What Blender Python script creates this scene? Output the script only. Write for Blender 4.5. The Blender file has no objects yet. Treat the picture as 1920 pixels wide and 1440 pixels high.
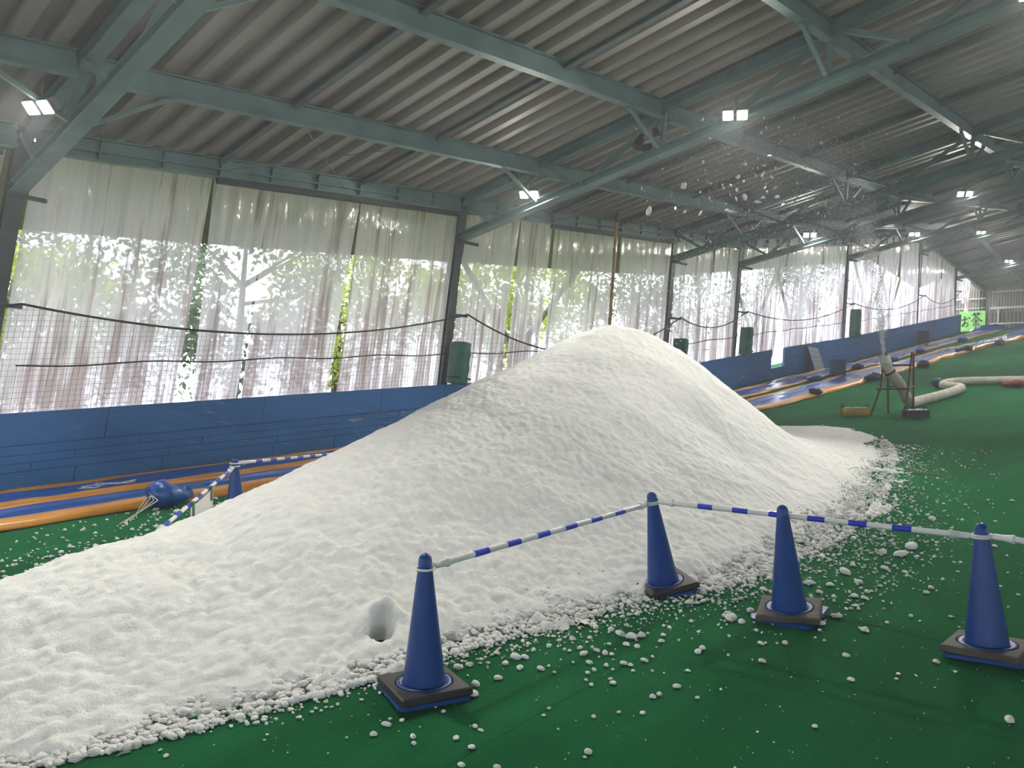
import bpy, math, random
import numpy as np
from mathutils import Vector, Matrix

scene = bpy.context.scene
C = scene.collection
R = random.Random(7)
rng = np.random.default_rng(11)

# ------------------------------------------------------------------ camera, sky, sun, exposure
# world: X runs up the ski slope along the side wall, Y runs to that wall, Z is up
CAMZ = 1.712
cam_d = bpy.data.cameras.new('camera')
cam_d.sensor_width = 36.0
cam_d.lens = 36.0 * 1443 / 1920
cam_d.clip_start = 0.05
cam_d.clip_end = 400
cam = bpy.data.objects.new('camera', cam_d)
C.objects.link(cam)
_r = Vector((0.67404728, -0.73147251, 0.1029963))
_u = Vector((-0.14368203, 0.00694026, 0.98959957))
_f = Vector((0.7245797, 0.68183561, 0.10042139))
cam.matrix_world = Matrix(((_r.x, _u.x, -_f.x, 0), (_r.y, _u.y, -_f.y, 0), (_r.z, _u.z, -_f.z, CAMZ), (0, 0, 0, 1)))
scene.camera = cam

world = bpy.data.worlds.new('world')
scene.world = world
world.use_nodes = True
bg = world.node_tree.nodes['Background']
bg.inputs[0].default_value = (0.86, 0.92, 1.0, 1)
bg.inputs[1].default_value = 5.6

sun_d = bpy.data.lights.new('sun', 'SUN')
sun_d.energy = 4.0
sun_d.angle = math.radians(3)
sun_d.color = (1.0, 0.93, 0.8)
sun = bpy.data.objects.new('sun', sun_d)
C.objects.link(sun)
sun.rotation_euler = Vector((-0.25, -0.35, -0.9)).to_track_quat('-Z', 'Y').to_euler()

vs = scene.view_settings
vs.view_transform = 'Standard'
vs.look = 'None'
vs.gamma = 1.0
vs.use_curve_mapping = False
vs.exposure = -0.06
LAMP_W = 78.0

cy = scene.cycles
cy.use_adaptive_sampling = True
cy.adaptive_threshold = 0.17
cy.adaptive_min_samples = 16
cy.max_bounces = 5
cy.diffuse_bounces = 3
cy.glossy_bounces = 2
cy.transmission_bounces = 5
cy.transparent_max_bounces = 8
cy.caustics_reflective = False
cy.caustics_refractive = False
cy.sample_clamp_indirect = 6.0

# ------------------------------------------------------------------ the lie of the land
TS = math.tan(math.radians(11.075))
SL = math.atan(TS)
BX = [-100, 16, 19.15, 24, 28.3, 33, 43.2, 51.5, 53.5, 58, 90]
BB = [0, 0, .05, .36, .62, .87, 1.6, 2.2, 2.25, 1.55, -4.6]
def zg(x):
    return TS * x + np.interp(x, BX, BB)
# steel frames along the wall: position, height of the roof deck at the eave
FRX = [-13.5, -5.4, 2.65, 10.7, 19.15, 23.3, 33.0, 43.2, 50.5, 57.6]
FRZ = [2.15, 3.85, 5.56, 7.22, 9.02, 9.95, 12.80, 15.85, 16.25, 16.5]
def ze(x):
    return np.interp(x, FRX, FRZ)
KY = 0.185
YE = 12.0
YR = -3.0
def zr(x, y):
    return ze(x) + (YE - y if y > YR else (YE - YR) - (YR - y)) * KY
WALLH = 1.085

# ------------------------------------------------------------------ helpers
def mat(name):
    m = bpy.data.materials.new(name)
    m.use_nodes = True
    nt = m.node_tree
    return m, nt, nt.nodes['Principled BSDF']
def N(nt, t, **k):
    n = nt.nodes.new(t)
    for a, b in k.items():
        setattr(n, a, b)
    return n
def coords(nt, scale, kind='Object'):
    tc = N(nt, 'ShaderNodeTexCoord') if kind != 'Position' else N(nt, 'ShaderNodeNewGeometry')
    mp = N(nt, 'ShaderNodeMapping')
    mp.inputs['Scale'].default_value = scale
    nt.links.new(tc.outputs[kind], mp.inputs[0])
    return mp.outputs[0]
def noise(nt, vec, scale, detail=4, rough=.55):
    n = N(nt, 'ShaderNodeTexNoise')
    n.inputs['Scale'].default_value = scale
    n.inputs['Detail'].default_value = detail
    n.inputs['Roughness'].default_value = rough
    if vec is not None:
        nt.links.new(vec, n.inputs['Vector'])
    return n.outputs['Fac']
def ramp(nt, fac, stops):
    r = N(nt, 'ShaderNodeValToRGB')
    el = r.color_ramp.elements
    while len(el) < len(stops):
        el.new(0.5)
    for e, (p, c) in zip(el, stops):
        e.position = p
        e.color = (*c, 1) if len(c) == 3 else c
    nt.links.new(fac, r.inputs[0])
    return r.outputs[0]
def bump(nt, bsdf, h, strength, dist):
    b = N(nt, 'ShaderNodeBump')
    b.inputs['Strength'].default_value = strength
    b.inputs['Distance'].default_value = dist
    nt.links.new(h, b.inputs['Height'])
    nt.links.new(b.outputs[0], bsdf.inputs['Normal'])
def simple(name, col, rough=.5, var=.15, scale=6, metal=0, bmp=0, stretch=(1, 1, 1), pos=False, spec=.5):
    m, nt, b = mat(name)
    v = coords(nt, stretch, 'Position' if pos else 'Object')
    f = noise(nt, v, scale)
    lo = tuple(c * (1 - var) for c in col)
    hi = tuple(min(1, c * (1 + var)) for c in col)
    nt.links.new(ramp(nt, f, [(.3, lo), (.7, hi)]), b.inputs['Base Color'])
    b.inputs['Roughness'].default_value = rough
    b.inputs['Metallic'].default_value = metal
    b.inputs['Specular IOR Level'].default_value = spec
    if bmp:
        bump(nt, b, noise(nt, v, scale * 4), bmp, .01)
    return m

def spline0(P, n=5):
    P = [P[0] * 2 - P[1]] + P + [P[-1] * 2 - P[-2]]
    out = []
    for i in range(1, len(P) - 2):
        for k in range(n):
            u = k / n
            out.append(.5 * ((2 * P[i]) + (-P[i - 1] + P[i + 1]) * u + (2 * P[i - 1] - 5 * P[i] + 4 * P[i + 1] - P[i + 2]) * u * u + (-P[i - 1] + 3 * P[i] - 3 * P[i + 1] + P[i + 2]) * u ** 3))
    return out + [P[-2]]
class B:
    """collects geometry in world coordinates"""
    def __init__(s):
        s.v = []
        s.f = []
        s.sm = []
    def add(s, verts, faces, smooth=False):
        o = len(s.v)
        s.v += [tuple(p) for p in verts]
        s.f += [tuple(i + o for i in f) for f in faces]
        s.sm += [smooth] * len(faces)
        return s
    def hexa(s, p):
        return s.add(p, [(0, 3, 2, 1), (4, 5, 6, 7), (0, 1, 5, 4), (1, 2, 6, 5), (2, 3, 7, 6), (3, 0, 4, 7)])
    def box(s, c, d, m=None):
        x, y, z = d[0] / 2, d[1] / 2, d[2] / 2
        p = [Vector(q) for q in ((-x, -y, -z), (x, -y, -z), (x, y, -z), (-x, y, -z), (-x, -y, z), (x, -y, z), (x, y, z), (-x, y, z))]
        if m is not None:
            p = [m @ q for q in p]
        return s.hexa([Vector(c) + q for q in p])
    def beam(s, a, b, w, h, up=(0, 0, 1)):
        a, b = Vector(a), Vector(b)
        d = (b - a).normalized()
        sd = d.cross(Vector(up)).normalized() * (w / 2)
        u = sd.cross(d).normalized() * (h / 2)
        return s.hexa([a - sd - u, a + sd - u, a + sd + u, a - sd + u, b - sd - u, b + sd - u, b + sd + u, b - sd + u])
    def ibeam(s, a, b, w, h, t=.016, up=(0, 0, 1)):
        a, b = Vector(a), Vector(b)
        d = (b - a).normalized()
        u = d.cross(Vector(up)).cross(d).normalized()
        e = u * (h / 2 - t / 2)
        s.beam(a + e, b + e, w, t, up)
        s.beam(a - e, b - e, w, t, up)
        return s.beam(a, b, t, h - 2 * t, up)
    def tube(s, pts, r, n=8, cap=True):
        pts = [Vector(p) for p in pts]
        rs = r if isinstance(r, (list, tuple)) else [r] * len(pts)
        up = Vector((0, 0, 1))
        rows = []
        for i, p in enumerate(pts):
            d = (pts[min(i + 1, len(pts) - 1)] - pts[max(i - 1, 0)]).normalized()
            if abs(d.dot(up)) > .98:
                up = Vector((0, 1, 0)) if abs(d.y) < .9 else Vector((1, 0, 0))
            sd = d.cross(up).normalized()
            u = sd.cross(d).normalized()
            up = u
            rows.append([p + (sd * math.cos(t) + u * math.sin(t)) * rs[i] for t in [2 * math.pi * k / n for k in range(n)]])
        F = []
        for i in range(len(rows) - 1):
            for k in range(n):
                F.append((i * n + k, i * n + (k + 1) % n, (i + 1) * n + (k + 1) % n, (i + 1) * n + k))
        s.add([q for r_ in rows for q in r_], F, True)
        if cap:
            s.add(rows[0], [tuple(range(n))[::-1]])
            s.add(rows[-1], [tuple(range(n))])
        return s
    def lathe(s, prof, n=32, m=None):
        V = []
        for r, z in prof:
            for k in range(n):
                t = 2 * math.pi * k / n
                V.append(Vector((r * math.cos(t), r * math.sin(t), z)))
        if m is not None:
            V = [m @ q for q in V]
        F = []
        for i in range(len(prof) - 1):
            for k in range(n):
                F.append((i * n + k, i * n + (k + 1) % n, (i + 1) * n + (k + 1) % n, (i + 1) * n + k))
        return s.add(V, F, True)
    def grid(s, P, smooth=True):
        P = np.asarray(P, float)
        a, b = P.shape[:2]
        F = [(i * b + j, i * b + j + 1, (i + 1) * b + j + 1, (i + 1) * b + j) for i in range(a - 1) for j in range(b - 1)]
        return s.add(P.reshape(-1, 3).tolist(), F, smooth)
    def strip(s, P, th=.01, smooth=True):
        """a sheet with thickness th (both sides and rims) from a grid of points"""
        P = np.asarray(P, float)
        Q = P.copy()
        Q[..., 2] -= th
        a, b = P.shape[:2]
        o = a * b
        I = lambda i, j: i * b + j
        F = []
        for i in range(a - 1):
            for j in range(b - 1):
                q = (I(i, j), I(i, j + 1), I(i + 1, j + 1), I(i + 1, j))
                F.append(q)
                F.append(tuple(o + k for k in reversed(q)))
        rim = [I(i, 0) for i in range(a)] + [I(a - 1, j) for j in range(1, b)] + [I(i, b - 1) for i in range(a - 2, -1, -1)] + [I(0, j) for j in range(b - 2, 0, -1)]
        allv = np.concatenate([P.reshape(-1, 3), Q.reshape(-1, 3)])
        s.add(allv.tolist(), F, smooth)
        m = len(rim)
        rv = np.concatenate([allv[rim], allv[[o + k for k in rim]]])
        return s.add(rv.tolist(), [(k, (k + 1) % m, m + (k + 1) % m, m + k) for k in range(m)], False)
    def mesh(s, name, material, off=(0, 0, 0)):
        me = bpy.data.meshes.new(name)
        V = [(p[0] - off[0], p[1] - off[1], p[2] - off[2]) for p in s.v]
        me.from_pydata(V, [], s.f)
        me.polygons.foreach_set('use_smooth', s.sm)
        me.materials.append(material)
        me.update()
        return me
    def base(s):
        a = np.asarray(s.v, float)
        lo, hi = a.min(0), a.max(0)
        return Vector(((lo[0] + hi[0]) / 2, (lo[1] + hi[1]) / 2, lo[2]))
    def make(s, name, material, parent=None):
        o_at = wloc(parent) if parent is not None else s.base()
        o = bpy.data.objects.new(name, s.mesh(name, material, o_at))
        C.objects.link(o)
        if parent is not None:
            o.parent = parent
        else:
            o.location = o_at
        return o

def wloc(o):
    v = Vector((0, 0, 0))
    while o is not None:
        v += o.location
        o = o.parent
    return v
def tag(o, label=None, cat=None, group=None, kind=None):
    if label: o['label'] = label
    if cat: o['category'] = cat
    if group: o['group'] = group
    if kind: o['kind'] = kind
    return o
def thing(name, loc, label, cat, group=None, rot=None):
    o = bpy.data.objects.new(name, None)
    o.empty_display_size = .1
    C.objects.link(o)
    o.location = loc
    if rot is not None:
        o.rotation_mode = 'QUATERNION'
        o.rotation_quaternion = rot
    return tag(o, label, cat, group)
def local(b, name, material, parent):
    """mesh given in the parent's own coordinates"""
    o = bpy.data.objects.new(name, b.mesh(name, material))
    C.objects.link(o)
    o.parent = parent
    return o
def copy_of(o, name=None, parent=None):
    c = o.copy()
    C.objects.link(c)
    if parent is not None:
        c.parent = parent
    return c
ORD = ['zeroth', 'first', 'second', 'third', 'fourth', 'fifth', 'sixth', 'seventh', 'eighth', 'ninth', 'tenth', 'eleventh', 'twelfth']

def vnoise(x, y, seed=0):
    """smooth value noise on arrays, about -1..1"""
    xi = np.floor(x).astype(np.int64)
    yi = np.floor(y).astype(np.int64)
    fx = x - xi
    fy = y - yi
    fx = fx * fx * (3 - 2 * fx)
    fy = fy * fy * (3 - 2 * fy)
    def h(a, b):
        n = (a * 374761393 + b * 668265263 + seed * 1442695041) & 0xffffffff
        n = ((n ^ (n >> 13)) * 1274126177) & 0xffffffff
        return ((n ^ (n >> 16)) & 0xffff) / 32767.5 - 1
    return (h(xi, yi) * (1 - fx) + h(xi + 1, yi) * fx) * (1 - fy) + (h(xi, yi + 1) * (1 - fx) + h(xi + 1, yi + 1) * fx) * fy
def lumps(x, y, cell, seed):
    """rounded bumps, one in each jittered cell, 0..1"""
    gx, gy = x / cell, y / cell
    xi, yi = np.floor(gx).astype(np.int64), np.floor(gy).astype(np.int64)
    out = np.zeros_like(gx)
    def h(a, b, k):
        n = (a * 374761393 + b * 668265263 + (seed * 7 + k) * 1442695041) & 0xffffffff
        n = ((n ^ (n >> 13)) * 1274126177) & 0xffffffff
        return ((n ^ (n >> 16)) & 0xffff) / 65535.
    for a in (-1, 0, 1):
        for b in (-1, 0, 1):
            cx, cyy = xi + a, yi + b
            px, py = cx + h(cx, cyy, 0), cyy + h(cx, cyy, 1)
            rad = .35 + .6 * h(cx, cyy, 2)
            d2 = ((gx - px) ** 2 + (gy - py) ** 2) / rad ** 2
            out = np.maximum(out, np.sqrt(np.clip(1 - d2, 0, 1)) * rad)
    return out

# ------------------------------------------------------------------ materials
M = {}
def mk_carpet():
    m, nt, b = mat('carpet')
    v = coords(nt, (1, 1, 1), 'Position')
    big = noise(nt, coords(nt, (.5, 1.6, 1), 'Position'), .8, 4)
    fine = noise(nt, v, 90, 3, .7)
    mx = N(nt, 'ShaderNodeMath', operation='MULTIPLY_ADD')
    nt.links.new(fine, mx.inputs[0]); mx.inputs[1].default_value = .5
    nt.links.new(big, mx.inputs[2])
    nt.links.new(ramp(nt, mx.outputs[0], [(.45, (.0018, .050, .014)), (.75, (.004, .085, .025)), (1.0, (.010, .125, .042))]), b.inputs['Base Color'])
    b.inputs['Roughness'].default_value = .95
    b.inputs['Specular IOR Level'].default_value = .05
    b.inputs['Sheen Weight'].default_value = .12
    b.inputs['Sheen Roughness'].default_value = .45
    b.inputs['Sheen Tint'].default_value = (.22, .85, .42, 1)
    bump(nt, b, fine, .5, .006)
    return m
M['carpet'] = mk_carpet()
def mk_snow():
    m, nt, b = mat('snow')
    v = coords(nt, (1, 1, 1), 'Position')
    f = noise(nt, v, 9, 5, .6)
    nt.links.new(ramp(nt, f, [(.3, (.80, .805, .775)), (.7, (.89, .89, .87))]), b.inputs['Base Color'])
    b.inputs['Roughness'].default_value = .55
    b.inputs['Specular IOR Level'].default_value = .3
    bump(nt, b, noise(nt, v, 70, 4, .7), .6, .018)
    return m
M['snow'] = mk_snow()
M['cone'] = simple('cone_blue_plastic', (.005, .050, .235), .36, .12, 5, spec=.4)
M['rubber'] = simple('black_rubber', (.013, .0125, .012), .55, .3, 8, bmp=.2)
M['rubber_dry'] = simple('dusty_black_rubber', (.07, .062, .05), .75, .35, 8, bmp=.2)
M['white_plastic'] = simple('white_plastic', (.72, .72, .70), .35, .05, 5)
M['stripe'] = simple('blue_tape', (.018, .045, .52), .3, .08, 5)
M['steel'] = simple('teal_painted_steel', (.15, .23, .215), .55, .22, 1.5, pos=True)
M['steel_dark'] = simple('dark_weathered_steel', (.045, .055, .06), .6, .3, 3, pos=True)
M['steel_col'] = simple('backlit_column_steel', (.055, .07, .062), .5, .3, 2, pos=True)  # columns stand against the daylight; their shade is put into this darker colour
M['rafter'] = simple('grey_green_rafter_paint', (.14, .17, .165), .6, .2, 2, pos=True)
M['roof'] = simple('roof_sheet_grey', (.31, .29, .255), .6, .16, .9, stretch=(1, .25, 1), pos=True)
M['deck'] = simple('roof_deck_grey', (.10, .10, .10), .8, .1, 2, pos=True)
def mk_board():
    m, nt, b = mat('blue_board')
    v = coords(nt, (.7, 1, 2.2), 'Position')
    f = noise(nt, v, 1.5, 5)
    base = ramp(nt, f, [(.3, (.010, .11, .31)), (.6, (.015, .14, .38)), (.85, (.03, .18, .44))])
    sc_ = noise(nt, coords(nt, (1.1, 1, 11), 'Position'), 2.2, 3, .7)
    thin = ramp(nt, sc_, [(.57, (0, 0, 0)), (.66, (1, 1, 1))])
    patch = ramp(nt, noise(nt, coords(nt, (1, 1, 1.5), 'Position'), 1.1, 2), [(.52, (0, 0, 0)), (.66, (.8, .8, .8))])
    mul = N(nt, 'ShaderNodeMix', data_type='RGBA', blend_type='MULTIPLY')
    mul.inputs[0].default_value = 1
    nt.links.new(thin, mul.inputs[6]); nt.links.new(patch, mul.inputs[7])
    mix = N(nt, 'ShaderNodeMix', data_type='RGBA')
    nt.links.new(mul.outputs[2], mix.inputs[0])
    nt.links.new(base, mix.inputs[6])
    mix.inputs[7].default_value = (.30, .36, .30, 1)
    nt.links.new(mix.outputs[2], b.inputs['Base Color'])
    b.inputs['Roughness'].default_value = .42
    bump(nt, b, noise(nt, v, 8, 4), .15, .01)
    return m
M['board'] = mk_board()
def mk_vinyl():
    m, nt, b = mat('clear_vinyl')
    nt.nodes.remove(b)
    out = nt.nodes['Material Output']
    geo = coords(nt, (4.6, 4.6, .14), 'Position')
    st = noise(nt, geo, 1.6, 5, .62)
    bl = noise(nt, coords(nt, (1, 1, .8), 'Position'), 1.3, 4)
    at = N(nt, 'ShaderNodeAttribute', attribute_name='grime')
    # grime is heavier at the foot of each sheet (attribute set on the mesh by height)
    a1 = N(nt, 'ShaderNodeMath', operation='MULTIPLY_ADD')
    nt.links.new(st, a1.inputs[0]); a1.inputs[1].default_value = 1.25
    a2 = N(nt, 'ShaderNodeMath', operation='MULTIPLY_ADD')
    nt.links.new(bl, a2.inputs[0]); a2.inputs[1].default_value = .35
    nt.links.new(at.outputs['Fac'], a2.inputs[2])
    nt.links.new(a2.outputs[0], a1.inputs[2])
    body = ramp(nt, a1.outputs[0], [(.52, (.88, .83, .93)), (.80, (.80, .71, .78)), (.97, (.38, .29, .29))])
    opac = ramp(nt, a1.outputs[0], [(.45, (.52, .52, .52)), (.72, (.76, .76, .76)), (.95, (.96, .96, .96))])
    tr = N(nt, 'ShaderNodeBsdfTransparent'); tr.inputs[0].default_value = (.93, .91, .96, 1)
    tl = N(nt, 'ShaderNodeBsdfTranslucent')
    df = N(nt, 'ShaderNodeBsdfDiffuse')
    nt.links.new(body, tl.inputs[0]); nt.links.new(body, df.inputs[0])
    mx = N(nt, 'ShaderNodeMixShader'); mx.inputs[0].default_value = .20
    nt.links.new(tl.outputs[0], mx.inputs[1]); nt.links.new(df.outputs[0], mx.inputs[2])
    m2 = N(nt, 'ShaderNodeMixShader')
    nt.links.new(opac, m2.inputs[0]); nt.links.new(tr.outputs[0], m2.inputs[1]); nt.links.new(mx.outputs[0], m2.inputs[2])
    gl = N(nt, 'ShaderNodeBsdfGlossy'); gl.inputs['Roughness'].default_value = .10
    bp = N(nt, 'ShaderNodeBump'); bp.inputs['Strength'].default_value = .9; bp.inputs['Distance'].default_value = .05
    nt.links.new(noise(nt, coords(nt, (9, 9, .8), 'Position'), 1.0, 3), bp.inputs['Height'])
    nt.links.new(bp.outputs[0], gl.inputs['Normal'])
    fr = N(nt, 'ShaderNodeFresnel'); fr.inputs[0].default_value = 1.4
    m3 = N(nt, 'ShaderNodeMixShader')
    nt.links.new(fr.outputs[0], m3.inputs[0]); nt.links.new(m2.outputs[0], m3.inputs[1]); nt.links.new(gl.outputs[0], m3.inputs[2])
    nt.links.new(m3.outputs[0], out.inputs[0])
    return m
M['vinyl'] = mk_vinyl()
M['rope'] = simple('dark_rope', (.03, .024, .03), .8, .2, 20)
M['net'] = simple('net_cord', (.10, .08, .10), .8, .2, 20)
M['tarp_blue'] = simple('blue_slide_sheet', (.016, .082, .36), .24, .18, 1.2, bmp=.25, pos=True)
M['tarp_orange'] = simple('orange_slide_edge', (.56, .235, .022), .34, .22, 1.4, bmp=.25, pos=True)
M['bag'] = simple('blue_bag_plastic', (.012, .085, .36), .2, .25, 9, bmp=.5)
M['bag_dark'] = simple('dark_blue_bag_cloth', (.020, .045, .11), .45, .35, 9, bmp=.5)
M['bag_red'] = simple('red_bag_cloth', (.20, .012, .02), .5, .3, 9, bmp=.4)
M['cord'] = simple('white_cord', (.62, .64, .60), .7, .1, 20)
M['paper'] = simple('white_paper', (.72, .72, .70), .7, .03, 4)
M['green_tape'] = simple('green_tape', (.012, .17, .09), .5, .1, 6)
M['green_pad'] = simple('green_vinyl_pad', (.016, .11, .07), .3, .3, 5, bmp=.4)
M['hose'] = simple('pale_fabric_hose', (.50, .48, .40), .75, .2, 5, bmp=.3)
M['red_steel'] = simple('red_brown_steel', (.13, .022, .022), .5, .25, 6)
M['yellow'] = simple('yellow_crate', (.48, .30, .06), .55, .2, 6)
M['dark_box'] = simple('dark_crate', (.05, .035, .035), .6, .3, 6)
M['box_blue'] = simple('blue_grey_box', (.03, .075, .13), .55, .25, 4)
M['box_black'] = simple('black_box', (.018, .02, .03), .55, .25, 4)
M['grey_panel'] = simple('grey_blue_panel', (.19, .26, .31), .6, .15, 4)
M['bamboo'] = simple('bamboo', (.38, .24, .08), .5, .25, 4)
M['siding'] = simple('beige_siding', (.30, .265, .22), .65, .12, 3, pos=True)
M['siding_dark'] = simple('brown_siding', (.115, .075, .06), .65, .15, 3, pos=True)
M['cream'] = simple('cream_paint', (.52, .53, .44), .55, .1, 3)
M['banner'] = simple('lime_green_banner', (.25, .62, .12), .6, .06, 2)
M['ink'] = simple('dark_green_ink', (.03, .05, .045), .7, .1, 8)
M['lamp_case'] = simple('lamp_housing', (.10, .11, .11), .5, .1, 8)
M['twig'] = simple('dry_twig', (.24, .16, .08), .8, .2, 12)
M['bark'] = simple('tree_bark', (.09, .07, .05), .9, .3, 4, bmp=.4)
M['grass'] = simple('outside_grass', (.15, .20, .06), .9, .4, 3, pos=True)
M['awning'] = simple('weathered_awning', (.17, .135, .085), .75, .2, 2, pos=True)
def mk_leaf(name, c):
    m, nt, b = mat(name)
    nt.nodes.remove(b)
    col = ramp(nt, noise(nt, coords(nt, (1, 1, 1), 'Position'), 2.2, 3), [(.3, tuple(x * .6 for x in c)), (.7, tuple(min(1, x * 1.4) for x in c))])
    tl = N(nt, 'ShaderNodeBsdfTranslucent'); df = N(nt, 'ShaderNodeBsdfDiffuse')
    nt.links.new(col, tl.inputs[0]); nt.links.new(col, df.inputs[0])
    mx = N(nt, 'ShaderNodeMixShader'); mx.inputs[0].default_value = .5
    nt.links.new(tl.outputs[0], mx.inputs[1]); nt.links.new(df.outputs[0], mx.inputs[2])
    nt.links.new(mx.outputs[0], nt.nodes['Material Output'].inputs[0])
    return m
M['leaf'] = mk_leaf('bright_leaf', (.36, .42, .09))
M['leaf_dark'] = mk_leaf('deep_leaf', (.14, .17, .12))
def mk_lens():
    m, nt, b = mat('lamp_lens')
    b.inputs['Base Color'].default_value = (1, 1, 1, 1)
    b.inputs['Emission Color'].default_value = (1.0, .96, .84, 1)
    b.inputs['Emission Strength'].default_value = 30
    return m
M['lens'] = mk_lens()

# ------------------------------------------------------------------ floor: carpet laid in long strips down the slope
floor = B()
xs = np.concatenate([np.arange(-14, 26, .5), np.arange(26, 60, 1.0)])
P = np.array([[(x, y, zg(x) - .03) for y in (-18, -9, 0, 9, 12.4, 15.0)] for x in xs])
floor.strip(P, .2, False)
floor = tag(floor.make('floor', M['carpet']), 'green artificial turf carpet covering the whole ski slope', kind='structure')
def carpet_z(X, Y):
    return zg(X) + .012 * vnoise(X * .9, Y * .5, 3) + .003 * vnoise(X * 2.7, Y * 1.9, 5)
seams = [-4.42, -3.07, -1.72, -.37, .98, 2.33, 3.68, 5.03, 6.38, 7.73, 9.08, 10.43, 11.86]
for k in range(len(seams) - 1):
    for (xa, xb) in ((-9.0, 4.93), (4.93, 17.4), (17.4, 31.0), (31.0, 54.0)):
        if k % 2 and xa != -9.0 and xa != 31.0:
            xa += 1.9
        if k % 2 and xb not in (54.0, 31.0 if k % 2 else 0):
            xb += 1.9 if xb < 30 else 0
        ya, yb = seams[k] + .0004, seams[k + 1] - .0004
        n = max(2, int((xb - xa) / .30))
        X = np.linspace(xa + .003, xb - .003, n)[:, None] + np.zeros((1, 12))
        Y = np.linspace(ya, yb, 12)[None] + np.zeros((n, 1))
        Z = carpet_z(X, Y)
        # one long edge lies a little proud of its neighbour
        Z = Z + .001 * (k % 2)
        B().strip(np.stack([X, Y, Z], -1), .02).make('carpet_strip', M['carpet'], floor)

# ------------------------------------------------------------------ ceiling: ribbed roof sheets on a deck
ceil = B()
for ys in ((12.5, YR), (YR, -18.5)):
    ceil.strip(np.array([[(x, y, zr(x, y) + .19) for y in ys] for x in FRX]), .03, False)
ceil = tag(ceil.make('ceiling', M['deck']), 'ribbed grey metal roof over the ski hall', kind='structure')
PITCH = .40
for i in range(len(FRX) - 1):
    x0, x1 = FRX[i], FRX[i + 1]
    sl = (FRZ[i + 1] - FRZ[i]) / (x1 - x0)
    n = round((x1 - x0) / PITCH)
    p = (x1 - x0) / n
    pr = [(0, 0), (.145, 0), (.195, .13), (.35, .13), (.40, 0)]
    pr = [(a * p / .4, b) for a, b in pr]
    b = B()
    top = [(a, 0, b_ + sl * a) for a, b_ in pr]
    Pg = np.array([[(x, 12.45 - 12.0, z - .45 * KY) for x, y, z in top], [(x, YR - 12.0, z + (YE - YR) * KY) for x, y, z in top]])
    b.strip(Pg.transpose(1, 0, 2), .006, False)
    me = b.mesh('roof_sheet', M['roof'])
    for k in range(n):
        if x0 + k * p < -9 or (i > 7 and k % 1):
            continue
        o = bpy.data.objects.new('roof_sheet', me)
        C.objects.link(o)
        o.parent = ceil
        o.location = Vector((x0 + k * p, YE, float(ze(x0 + k * p)))) - ceil.location

# ------------------------------------------------------------------ walls
# side wall of blue boards, the uphill end wall, the opposite side and the downhill end (behind the camera)
wl = B()
X = np.arange(-9, 51.6, 1.0)
for a, b_ in ((-9, 25.9), (26.95, 51.5)):
    X = np.append(np.arange(a, b_, 1.0), b_)
    for x0, x1 in zip(X[:-1], X[1:]):
        z0, z1 = zg(x0), zg(x1)
        wl.hexa([(x0, 11.93, z0 - .2), (x1, 11.93, z1 - .2), (x1, 11.97, z1 - .2), (x0, 11.97, z0 - .2),
                 (x0, 11.93, z0 + WALLH - .03), (x1, 11.93, z1 + WALLH - .03), (x1, 11.97, z1 + WALLH - .03), (x0, 11.97, z0 + WALLH - .03)])
z0, z1 = zg(25.9), zg(26.95)
wl.hexa([(25.9, 11.93, z0 - .2), (26.95, 11.93, z1 - .2), (26.95, 11.97, z1 - .2), (25.9, 11.97, z0 - .2),
         (25.9, 11.93, z0 + .40), (26.95, 11.93, z1 + .40), (26.95, 11.97, z1 + .40), (25.9, 11.97, z0 + .40)])
wall_left = tag(wl.make('wall_left', M['board']), 'low blue painted board wall along the side of the slope', kind='structure')
def board(x0, x1, h0, h1, dy):
    g = .004
    n = max(2, int((x1 - x0) / 1.2) + 1)
    X = np.linspace(x0 + g, x1 - g, n)
    bb = B()
    for a, b_ in zip(X[:-1], X[1:]):
        za, zb = zg(a), zg(b_)
        bb.hexa([(a, 11.90 - dy, za + h0 + g), (b_, 11.90 - dy, zb + h0 + g), (b_, 11.932, zb + h0 + g), (a, 11.932, za + h0 + g),
                 (a, 11.90 - dy, za + h1 - g), (b_, 11.90 - dy, zb + h1 - g), (b_, 11.932, zb + h1 - g), (a, 11.932, za + h1 - g)])
    bb.make('board', M['board'], wall_left)
rows = [(0, .27), (.27, .385), (.385, .50), (.50, .635), (.635, WALLH)]
for r, (h0, h1) in enumerate(rows):
    x = -7.0 - [0, .55, 1.2, .3, .9][r]
    while x < 19.0:
        L = 2.42 if r == 4 else R.choice([1.82, 1.82, 2.4, 1.2])
        board(x, min(x + L, 19.6), h0, h1, R.uniform(0, .008) + (.012 if r == 4 else 0))
        x += L
for r, (h0, h1) in enumerate([(0, .40), (.40, .75), (.75, WALLH)]):
    for a, b_ in ((19.6, 25.9), (26.95, 51.5)) if r else ((19.6, 51.5),):
        n = max(1, round((b_ - a) / 3.3))
        for k in range(n):
            board(a + (b_ - a) * k / n, a + (b_ - a) * (k + 1) / n, h0, h1, R.uniform(0, .01))

XEND = 57.6
wf = B()
wf.box((XEND + .15, -2, 15), (.06, 34, 12))
wall_far = tag(wf.make('wall_far', M['siding']), 'corrugated beige siding wall closing the top of the slope', kind='structure')
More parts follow.
